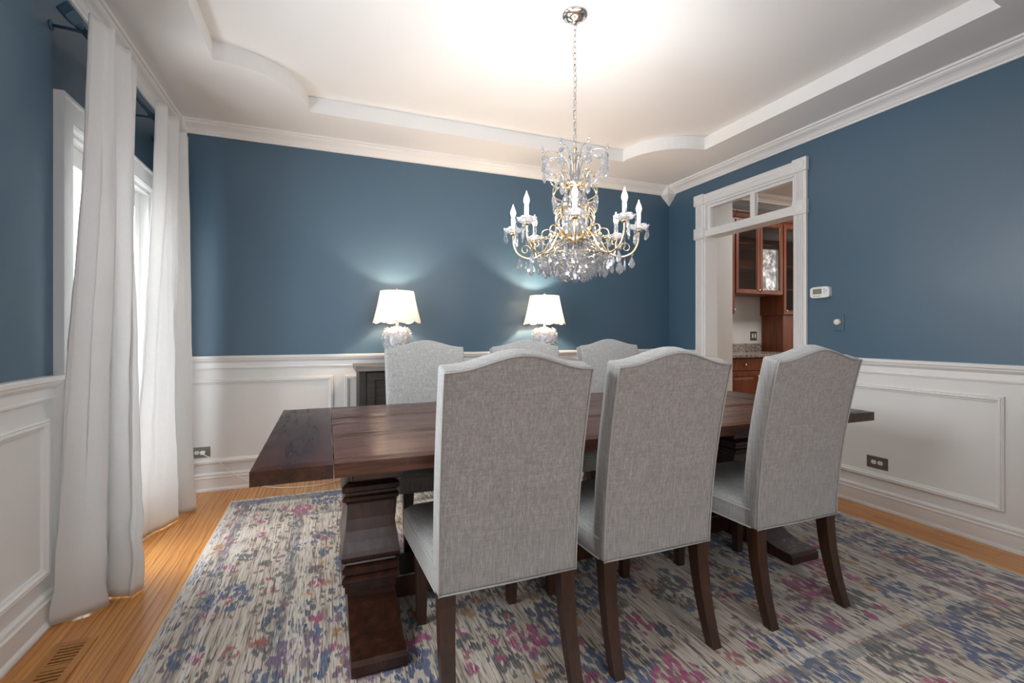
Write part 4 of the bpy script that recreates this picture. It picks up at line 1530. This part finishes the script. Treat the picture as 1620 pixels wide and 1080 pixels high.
for k in range(8):
    a = toward + 2 * PI * k / 8
    ca, sa = math.cos(a), math.sin(a)
    for ctl in ([(0.030, 1.655), (0.075, 1.705), (0.080, 1.745), (0.050, 1.762), (0.034, 1.738), (0.052, 1.722)],
                [(0.040, 1.800), (0.078, 1.812), (0.100, 1.788), (0.090, 1.762), (0.070, 1.770), (0.078, 1.786)],
                [(0.034, 1.905), (0.070, 1.930), (0.098, 1.965), (0.082, 1.990), (0.062, 1.975), (0.074, 1.960)],
                [(0.060, 1.640), (0.120, 1.690), (0.160, 1.690), (0.172, 1.660), (0.150, 1.645), (0.142, 1.662)]):
        cpart(MB().tube(catmull([(r * ca, r * sa, z_) for r, z_ in ctl], 4), 0.0026, 6), 'scroll', 'brass')
    hang(PM, 0.096 * ca, 0.096 * sa, 1.950, a + PI / 2)
    hang(PS, 0.085 * ca, 0.085 * sa, 1.745, a + PI / 2)
    hang(PM, 0.166 * ca, 0.166 * sa, 1.650, a + PI / 2)
# bead swags between the crown points
for k in range(8):
    m = MB()
    a0 = toward + 2 * PI * (k + 0.5) / 8
    a1 = toward + 2 * PI * (k + 1.5) / 8
    for i in range(1, 11):
        u = i / 11
        a = a0 + (a1 - a0) * u
        r = 0.174 - 0.018 * math.sin(PI * u)
        m.ball((r * math.cos(a), r * math.sin(a), 2.066 - 0.052 * math.sin(PI * u)), 0.0055, 5)
    cpart(m, 'bead_swag', 'crystal')
    m = MB()
    for i in range(1, 14):
        u = i / 14
        r = 0.172 - 0.10 * u
        z_ = 2.04 - 0.115 * u - 0.045 * math.sin(PI * u)
        m.ball((r * math.cos(a0), r * math.sin(a0), z_), 0.0048, 5)
    cpart(m, 'bead_swag', 'crystal')
    m = MB()
    for i in range(1, 16):
        u = i / 16
        a = a0 + (a1 - a0) * u
        r = 0.114 - 0.010 * math.sin(PI * u)
        m.ball((r * math.cos(a), r * math.sin(a), 1.852 - 0.05 * math.sin(PI * u)), 0.0048, 5)
    cpart(m, 'bead_swag', 'crystal')
    # swags from arm to arm
    m = MB()
    b0 = toward + 2 * PI * k / 8
    b1 = toward + 2 * PI * (k + 1) / 8
    for i in range(1, 15):
        u = i / 15
        a = b0 + (b1 - b0) * u
        r = 0.20 - 0.03 * math.sin(PI * u)
        m.ball((r * math.cos(a), r * math.sin(a), 1.560 - 0.035 * math.sin(PI * u)), 0.005, 5)
    cpart(m, 'bead_swag', 'crystal')
# lower basket of drops
rings = [(0.180, 1.548, 12, PM), (0.145, 1.538, 11, PB), (0.105, 1.522, 10, PB), (0.065, 1.505, 8, PB), (0.030, 1.498, 4, PM)]
for r, z_, n, me in rings:
    m = MB()
    for k in range(n):
        x_, y_, a = ringpos(r, k, n, 0.5 if n % 4 else 0.0)
        hang(me, x_, y_, z_ - 0.012, a + PI / 2 + pr_.uniform(-0.4, 0.4))
    hoop = []
    for k in range(48):
        x_, y_, a = ringpos(r, k, 48)
        hoop.append((x_, y_, z_ + 0.008))
    cpart(MB().tube(hoop, 0.0017, 5, True), 'hoop', 'brass')
for k in range(8):
    a = toward + 2 * PI * (k + 0.5) / 8
    pts = catmull([(r * math.cos(a), r * math.sin(a), z_) for r, z_ in ((0.045, 1.635), (0.11, 1.60), (0.170, 1.562), (0.182, 1.545), (0.118, 1.517), (0.060, 1.494), (0.012, 1.487))], 4)
    cpart(MB().tube(pts, 0.0022, 6), 'scroll', 'brass')
    hang(PB, 0.135 * math.cos(a), 0.135 * math.sin(a), 1.585, a + PI / 2)
    hang(PM, 0.075 * math.cos(a + 0.39), 0.075 * math.sin(a + 0.39), 1.625, a + PI / 2)
    m = MB()
    for i in range(10):
        u = i / 9
        m.ball(((0.05 + 0.1 * u) * math.cos(a + 0.39), (0.05 + 0.1 * u) * math.sin(a + 0.39), 1.66 - 0.07 * u), 0.006, 5)
    cpart(m, 'bead_swag', 'crystal')
bl = MB()
bm = bmesh.new()
bmesh.ops.create_icosphere(bm, subdivisions=2, radius=0.021)
bl.bm(bm, False, T(0, 0, 1.444))
cpart(bl, 'crystal_ball', 'crystal')

# ================================================================== CURTAINS
def curtain(label, top, bot, ztop, rodz, seed, lean=0.0, hem=None):
    n, mz = 150, 70
    tp = catmull([(x, y, 0) for x, y in top], 20)
    bt = catmull([(x, y, 0) for x, y in bot], 20)

    def samp(P, u):
        f = u * (len(P) - 1)
        i = min(int(f), len(P) - 2)
        return P[i].lerp(P[i + 1], f - i)
    vs = []
    for j in range(mz + 1):
        v = j / mz
        for i in range(n + 1):
            u = i / n
            a, b = samp(tp, u), samp(bt, u)
            w_ = v ** 1.0
            q = a.lerp(b, w_)
            hz_ = 0.006 + (0.012 * noise.noise((u * 9, seed, 3.1)) if hem is None else hem(u))
            z = ztop - 0.022 * abs(math.sin(u * 15.7 + seed)) ** 3 * (1 - v) + (hz_ - ztop) * v
            nz_ = noise.noise((q.x * 9, q.y * 9, z * 1.6 + seed)) * 0.010 * v + noise.noise((u * 24, z * 1.3, seed)) * 0.009 + noise.noise((u * 30, z * 7, seed + 4)) * 0.004 * (v + 0.15) + noise.noise((u * 7 + z * 9, z * 5, seed + 7)) * 0.012 * v ** 6
            fold = 0.5 + 0.5 * math.sin(u * 2 * PI * 8.5 + 0.8 * math.sin(z * 1.1 + seed) + seed)
            nz_ += 0.026 * (fold ** 1.6 - 0.3) * (1 - 0.45 * v) * min(1, 0.35 + 2.5 * v)
            vs.append((q.x + nz_, q.y + nz_ * 0.5, max(z, 0.0012)))
    fs = []
    for j in range(mz):
        for i in range(n):
            fs.append((j * (n + 1) + i, j * (n + 1) + i + 1, (j + 1) * (n + 1) + i + 1, (j + 1) * (n + 1) + i))
    c_ = thing('curtain', label, 'curtain', (L + 0.12, (bot[0][1] + bot[-1][1]) / 2, 0), 0, 'white curtains at the window')
    o_ = MB().add(vs, fs, True).build('panel', 'curtain_fabric', c_)
    o_.data.transform(T(-c_.location.x, -c_.location.y, 0))
    md = o_.modifiers.new('thickness', 'SOLIDIFY')
    md.thickness = 0.002
    return c_


XRod, ZRod = -0.948, 2.428
curtain('white curtain panel nearest the camera, hanging left of the window',
        [(-0.912, 2.440), (-0.895, 2.46), (-0.860, 2.50), (-0.880, 2.54), (-0.914, 2.57), (-0.880, 2.61), (-0.850, 2.66), (-0.885, 2.70), (-0.912, 2.735), (-0.868, 2.775), (-0.895, 2.830)],
        [(-1.015, 2.385), (-0.955, 2.41), (-0.885, 2.455), (-0.880, 2.52), (-0.955, 2.585), (-0.89, 2.565), (-0.795, 2.525), (-0.785, 2.60), (-0.87, 2.68), (-0.93, 2.70), (-0.90, 2.735)],
        2.485, ZRod, 2.3, hem=lambda u: 0.001)
curtain('white curtain panel in the back corner, hanging right of the window',
        [(-0.912, 3.215), (-0.865, 3.245), (-0.885, 3.30), (-0.914, 3.35), (-0.88, 3.40), (-0.850, 3.44), (-0.89, 3.50), (-0.914, 3.55), (-0.868, 3.61), (-0.860, 3.67), (-0.89, 3.735)],
        [(-1.00, 3.16), (-0.955, 3.22), (-0.92, 3.31), (-0.865, 3.43), (-0.90, 3.50), (-0.965, 3.54), (-0.89, 3.555), (-0.792, 3.575), (-0.815, 3.63), (-0.89, 3.69), (-0.925, 3.74)],
        2.485, ZRod, 8.8, hem=lambda u: 0.001)
# rod
rod = thing('curtain_rod', 'dark blue curtain rod with an angular finial above the window', 'curtain rod', (XRod, 2.40, ZRod))
RT_ = T(-XRod, -2.40, -ZRod)


def rpart(m, name, par=None):
    o_ = m.build(name, 'blue_metal', par or rod)
    o_.data.transform(RT_)
    return o_


rpart(MB().tube([(XRod, 2.42, ZRod), (XRod, 3.69, ZRod)], 0.0125, 14), 'pole')
fy = 2.420
for y_, sg in ((2.420, -1), (3.69, 1)):
    M = T(XRod, y_, ZRod) @ Matrix.Rotation(sg * -PI / 2, 4, 'X')
    f_ = rpart(MB().lathe([(0.0125, -0.03), (0.018, -0.028), (0.018, -0.012), (0.0145, -0.008), (0.0145, 0.004), (0.022, 0.006), (0.022, 0.014), (0.018, 0.018)], 16, M), 'finial_collar')
    rpart(MB().bm((lambda b: (bmesh.ops.create_cube(b, size=1.0), bmesh.ops.scale(b, vec=(0.048, 0.048, 0.066), verts=b.verts), bmesh.ops.bevel(b, geom=list(b.edges), offset=0.006, segments=2, profile=0.5, affect='EDGES'), b)[-1])(bmesh.new()), False, M @ T(0, 0, 0.050) @ RZ(PI / 4)), 'finial')
for y_ in (2.462, 3.30, 3.66):
    m = MB().tube([(L, y_, ZRod - 0.012), (L + 0.06, y_, ZRod - 0.014), (XRod, y_, ZRod - 0.018)], 0.0065, 10)
    m.lathe([(0.020, 0), (0.020, 0.004), (0.012, 0.008), (0.0001, 0.009)], 16, T(L, y_, ZRod - 0.012) @ Matrix.Rotation(PI / 2, 4, 'Y'))
    m.lathe([(0.0165, -0.006), (0.0165, 0.006)], 14, T(XRod, y_, ZRod) @ Matrix.Rotation(PI / 2, 4, 'X'))
    rpart(m, 'bracket')

# ================================================================== FLOOR REGISTER
VX0, VX1, VY0, VY1 = -0.940, -0.812, 1.93, 2.245
ven = thing('floor_register', 'wooden floor vent with slots set in the oak floor by the curtain', 'vent', ((VX0 + VX1) / 2, (VY0 + VY1) / 2, 0))
VM = T(-(VX0 + VX1) / 2, -(VY0 + VY1) / 2, 0)
m = MB()
zt = 0.005
ix0, ix1 = VX0 + 0.030, VX1 - 0.026
m.box(VX0, ix0, VY0, VY1, 0.0005, zt).box(ix1, VX1, VY0, VY1, 0.0005, zt).box(ix0, ix1, VY1 - 0.028, VY1, 0.0005, zt).box(ix0, ix1, VY0, VY0 + 0.028, 0.0005, zt)
ymid = (VY0 + VY1) / 2
m.box(ix0, ix1, ymid - 0.014, ymid + 0.014, 0.0005, zt)
o = m.build('frame', 'register_oak', ven); o.data.transform(VM)
o = MB().box(ix0 - 0.002, ix1 + 0.002, VY0 + 0.02, VY1 - 0.02, 0.0002, 0.0012).build('duct', 'void_dark', ven); o.data.transform(VM)
for (a, b) in ((VY0 + 0.028, ymid - 0.014), (ymid + 0.014, VY1 - 0.028)):
    ns_ = 6
    q = (b - a) / ns_
    for k in range(ns_):
        c0 = a + q * (k + 0.5)
        o = MB().box(ix0, ix1, c0 - q * 0.24, c0 + q * 0.24, 0.0012, zt - 0.0005).build('slat', 'register_oak', ven)
        o.data.transform(VM)


# ================================================================== OUTLETS, SWITCH, THERMOSTAT
def wall_frame(side, a, z):
    """matrix: local x along the wall to the viewer's right, local y up, local z off the wall"""
    if side == 'back':
        X, Y, Z, O = Vector((1, 0, 0)), Vector((0, 0, 1)), Vector((0, -1, 0)), Vector((a, D, z))
    elif side == 'right':
        X, Y, Z, O = Vector((0, -1, 0)), Vector((0, 0, 1)), Vector((-1, 0, 0)), Vector((R, a, z))
    else:
        X, Y, Z, O = Vector((1, 0, 0)), Vector((0, 0, 1)), Vector((0, -1, 0)), Vector((a, PY1, z))
    M = Matrix((X, Y, Z)).transposed().to_4x4()
    return T(*O) @ M


def plug_face(m, cx, cy, w_=0.0155):
    pts_ = []
    for k in range(20):
        a = 2 * PI * k / 20
        pts_.append((cx + w_ * math.cos(a), cy + max(-0.0125, min(0.0125, w_ * math.sin(a)))))
    m.prism(pts_, 2, 0.004, 0.0075)


def outlet(side, a, z, label, W_=0.128, H_=0.078, receptacles=2, plate='steel_plate'):
    t = thing('wall_outlet', label, 'outlet')
    t.matrix_world = wall_frame(side, a, z)
    MB().bbox(-W_ / 2, W_ / 2, -H_ / 2, H_ / 2, 0, 0.006, 0.002).build('plate', plate, t)
    for sx_ in (-1, 1):
        m = MB()
        plug_face(m, sx_ * 0.0195, 0)
        f_ = m.build('receptacle', 'outlet_face', t)
        s_ = MB()
        for dy in (-0.006, 0.006):
            s_.box(sx_ * 0.0195 - 0.0045, sx_ * 0.0195 + 0.0035, dy - 0.0012, dy + 0.0012, 0.0070, 0.0079)
        s_.lathe([(0.0022, 0.0070), (0.0022, 0.0079)], 10, T(sx_ * 0.0195 + 0.009, 0, 0))
        s_.build('slot', 'slot_dark', f_)
    MB().lathe([(0.003, 0.005), (0.003, 0.0068), (0.0001, 0.0072)], 10).build('screw', 'steel_plate', t)
    return t


outlet('back', -0.861, 0.286, 'dark metal wall outlet on the back wall with a white cord plugged in')
outlet('right', 1.988, 0.302, 'dark metal wall outlet low on the white panel of the right wall')
po = thing('wall_switch', 'dark rocker switch plate on the pantry wall above the granite', 'switch')
po.matrix_world = wall_frame('pantry', 5.275, 1.115)
MB().bbox(-0.058, 0.058, -0.058, 0.058, 0, 0.006, 0.002).build('plate', 'steel_plate', po)
for sx_ in (-1, 1):
    MB().bbox(sx_ * 0.023 - 0.0155, sx_ * 0.023 + 0.0155, -0.033, 0.033, 0.004, 0.010, 0.002).build('rocker', 'grey_plastic', po)
    MB().bbox(sx_ * 0.023 - 0.007, sx_ * 0.023 + 0.007, -0.020, 0.020, 0.009, 0.013, 0.002).build('toggle', 'outlet_face', po)

# lamp cord and plug
crd = thing('lamp_cord', 'white cord running from the back wall outlet down behind the table', 'cord', (-0.84, D - 0.03, 0.286))
CM = T(0.84, -(D - 0.03), -0.286)
o = MB().bbox(-0.856, -0.828, D - 0.036, D - 0.008, 0.274, 0.300, 0.006).build('plug', 'white_cord', crd); o.data.transform(CM)
pts = catmull([(-0.842, D - 0.036, 0.282), (-0.80, D - 0.055, 0.262), (-0.72, D - 0.05, 0.20), (-0.66, D - 0.05, 0.135), (-0.60, D - 0.06, 0.095), (-0.54, D - 0.07, 0.06), (-0.48, D - 0.085, 0.03), (-0.38, D - 0.11, 0.008), (-0.20, D - 0.17, 0.004), (0.0, D - 0.16, 0.004), (0.15, D - 0.05, 0.004)], 6)
o = MB().tube(pts, 0.0032, 7).build('wire', 'white_cord', crd); o.data.transform(CM)

# thermostat
th_ = thing('thermostat', 'white digital thermostat with grey screen on the blue wall', 'thermostat')
th_.matrix_world = wall_frame('right', 2.362, 1.457)
m = MB()
hw, hh = 0.074, 0.042
ol = []
for k in range(40):
    a = 2 * PI * k / 40
    c_, s_ = math.cos(a), math.sin(a)
    e_ = 0.42
    ol.append((hw * math.copysign(abs(c_) ** e_, c_), hh * math.copysign(abs(s_) ** e_, s_)))
vs = []
fs = []
rg = [(1.0, 0.0), (1.0, 0.020), (0.985, 0.026), (0.95, 0.029)]
for k_, z in rg:
    vs += [(x * k_, y * k_, z) for x, y in ol]
n = len(ol)
for i in range(len(rg) - 1):
    for k in range(n):
        fs.append((i * n + k, i * n + (k + 1) % n, (i + 1) * n + (k + 1) % n, (i + 1) * n + k))
fs += [tuple(range(n)), tuple((len(rg) - 1) * n + k for k in range(n))]
m.add(vs, fs)
m.build('case', 'white_plastic', th_)
MB().bbox(-0.048, 0.018, -0.012, 0.026, 0.028, 0.0300, 0.0006).build('screen', 'lcd_screen', th_)
for (x, y) in ((-0.035, -0.027), (-0.015, -0.027), (0.005, -0.027), (0.036, 0.020), (0.036, -0.002), (0.050, 0.009)):
    MB().lathe([(0.0045, 0.028), (0.0045, 0.0305), (0.0001, 0.031)], 12, T(x, y, 0) @ Matrix.Scale(1.2, 4, (1, 0, 0))).build('button', 'grey_plastic', th_)
MB().bbox(-0.046, 0.016, -0.010, 0.024, 0.0299, 0.0302, 0.0001)
# dimmer
dm_ = thing('dimmer_switch', 'blue painted dimmer plate with round ivory knob on the blue wall', 'switch')
dm_.matrix_world = wall_frame('right', 2.2375, 1.235)
MB().bbox(-0.037, 0.037, -0.060, 0.060, 0, 0.007, 0.0025).build('plate', 'blue_paint', dm_)
MB().lathe([(0.022, 0.006), (0.022, 0.010), (0.020, 0.024), (0.018, 0.027), (0.0001, 0.028)], 24, T(-0.004, 0.002, 0)).build('knob', 'ivory_plastic', dm_)

# ================================================================== PANTRY FURNITURE
YU = 4.25      # front of the upper cabinets
YBs = 3.985    # front of the base cabinet


def glass_door(par, x0, x1, z0, z1, y, knob, seed):
    fw = 0.055
    m = MB().frame((0, y + 0.020, 0), (1, 0, 0), (0, 0, 1), (0, -1, 0), x0, z0, x1, z1, [(0, 0), (0, 0.018), (0.004, 0.022), (fw - 0.014, 0.022), (fw - 0.008, 0.016), (fw, 0.012), (fw, 0.0)])
    d_ = m.build('door', 'cherry_wood', par)
    MB().box(x0 + fw - 0.004, x1 - fw + 0.004, y + 0.006, y + 0.010, z0 + fw - 0.004, z1 - fw + 0.004).build('pane', 'cabinet_glass', d_)
    if knob:
        MB().lathe([(0.006, 0), (0.006, 0.012), (0.013, 0.018), (0.014, 0.024), (0.009, 0.029), (0.0001, 0.030)], 12, T(knob, y - 0.002, z0 + 0.045) @ Matrix.Rotation(PI / 2, 4, 'X')).build('knob', 'nickel', d_)
    return d_


def upper_cabinet(x0, x1, z0, z1, label, doors):
    t = thing('upper_cabinet', label, 'cabinet', ((x0 + x1) / 2, (YU + PY1) / 2, z0), 0, 'pantry upper cabinets')
    M = T(-(x0 + x1) / 2, -(YU + PY1) / 2, -z0)
    parts = []
    m = MB()
    tk = 0.018
    yb_ = PY1 - 0.001
    yf = YU + 0.021
    m.box(x0, x0 + tk, yf, yb_, z0, z1).box(x1 - tk, x1, yf, yb_, z0, z1).box(x0 + tk, x1 - tk, yf, yb_, z0, z0 + tk).box(x0 + tk, x1 - tk, yf, yb_, z1 - tk, z1).box(x0 + tk, x1 - tk, yb_ - 0.01, yb_, z0 + tk, z1 - tk)
    parts.append(m.build('carcass', 'cherry_wood', t))
    for zz_ in (z0 + 0.32, z0 + 0.62):
        parts.append(MB().box(x0 + tk, x1 - tk, yf + 0.03, yb_ - 0.01, zz_, zz_ + tk).build('shelf', 'cherry_wood', t))
    for (a, b, kn) in doors:
        d_ = glass_door(t, a, b, z0 + 0.004, z1 - 0.004, YU, kn, a)
        parts += [d_] + list(d_.children)
    cr = [(0, z1), (0.0, z1 + 0.02), (0.012, z1 + 0.03), (0.03, z1 + 0.07), (0.045, z1 + 0.09), (0.045, z1 + 0.105), (-0.25, z1 + 0.105), (-0.25, z1)]
    parts.append(MB().prism([(YU + 0.02 - d_, z_) for d_, z_ in cr], 0, x0, x1).build('cornice', 'cherry_wood', t))
    for p_ in parts:
        p_.data.transform(M)
    return t


ZT = 2.535
upper_cabinet(4.165, 4.576, 1.385, ZT, 'cherry wall cabinet at the left edge of the doorway view', [(4.168, 4.572, 4.545)])
upper_cabinet(4.584, 5.386, 1.632, ZT, 'cherry glass-front wall cabinet with two doors above the pantry counter', [(4.590, 4.983, 4.957), (4.987, 5.380, 5.013)])
upper_cabinet(5.394, 5.87, 1.385, ZT, 'deep cherry wall cabinet hanging lower at the right of the pantry', [(5.398, 5.866, 5.428)])
# base cabinet
bx0, bx1 = 4.165, 5.85
bc = thing('base_cabinet', 'cherry base cabinet with drawers and raised panel doors in the pantry', 'cabinet', ((bx0 + bx1) / 2, (YBs + PY1) / 2, 0))
BM_ = T(-(bx0 + bx1) / 2, -(YBs + PY1) / 2, 0)
parts = [MB().box(bx0, bx1, YBs + 0.021, PY1 - 0.001, 0.10, 0.874).box(bx0, bx1, YBs + 0.09, PY1 - 0.001, 0, 0.10).build('carcass', 'cherry_wood', bc)]
dx = [(4.20, 4.662), (4.670, 5.132), (5.14, 5.82)]
for i, (a, b) in enumerate(dx):
    m = MB().frame((0, YBs + 0.021, 0), (1, 0, 0), (0, 0, 1), (0, -1, 0), a, 0.13, b, 0.715, [(0, 0), (0, 0.017), (0.004, 0.021), (0.052, 0.021), (0.058, 0.014), (0.066, 0.010), (0.090, 0.018), (0.094, 0.019)])
    m.box(a + 0.09, b - 0.09, YBs + 0.003, YBs + 0.02, 0.22, 0.625)
    d_ = m.build('door', 'cherry_wood', bc)
    kx = b - 0.032 if i == 0 else a + 0.032
    k_ = MB().lathe([(0.006, 0), (0.006, 0.012), (0.013, 0.018), (0.014, 0.024), (0.009, 0.029), (0.0001, 0.030)], 12, T(kx, YBs + 0.002, 0.655) @ Matrix.Rotation(PI / 2, 4, 'X')).build('knob', 'nickel', d_)
    parts += [d_, k_]
for (a, b, ks) in ((4.20, 5.132, (4.435, 4.90)), (5.14, 5.82, (5.48,))):
    d_ = MB().bbox(a, b, YBs, YBs + 0.021, 0.725, 0.862, 0.004).build('drawer', 'cherry_wood', bc)
    parts.append(d_)
    for kx in ks:
        parts.append(MB().lathe([(0.006, 0), (0.006, 0.012), (0.013, 0.018), (0.014, 0.024), (0.009, 0.029), (0.0001, 0.030)], 12, T(kx, YBs + 0.002, 0.793) @ Matrix.Rotation(PI / 2, 4, 'X')).build('knob', 'nickel', d_))
for p_ in parts:
    p_.data.transform(BM_)
ct = thing('granite_countertop', 'speckled brown granite countertop with low backsplash in the pantry', 'countertop', ((bx0 + bx1) / 2, (YBs + PY1) / 2, 0.875))
CTM = T(-(bx0 + bx1) / 2, -(YBs + PY1) / 2, -0.875)
o = MB().bbox(bx0, bx1, YBs - 0.03, PY1 - 0.001, 0.875, 0.910, 0.005).build('slab', 'granite', ct); o.data.transform(CTM)
o = MB().bbox(bx0, 5.40, PY1 - 0.022, PY1 - 0.001, 0.910, 1.015, 0.003).build('backsplash', 'granite', ct); o.data.transform(CTM)
pn = MB().bbox(5.42, 5.87, YU + 0.03, PY1 - 0.002, 0.9105, 1.384, 0.003).build('appliance_garage', 'cherry_wood')
tag(pn, 'plain cherry wood panel standing on the pantry counter under the right cabinet', 'cabinet')
bpy.context.view_layer.update()
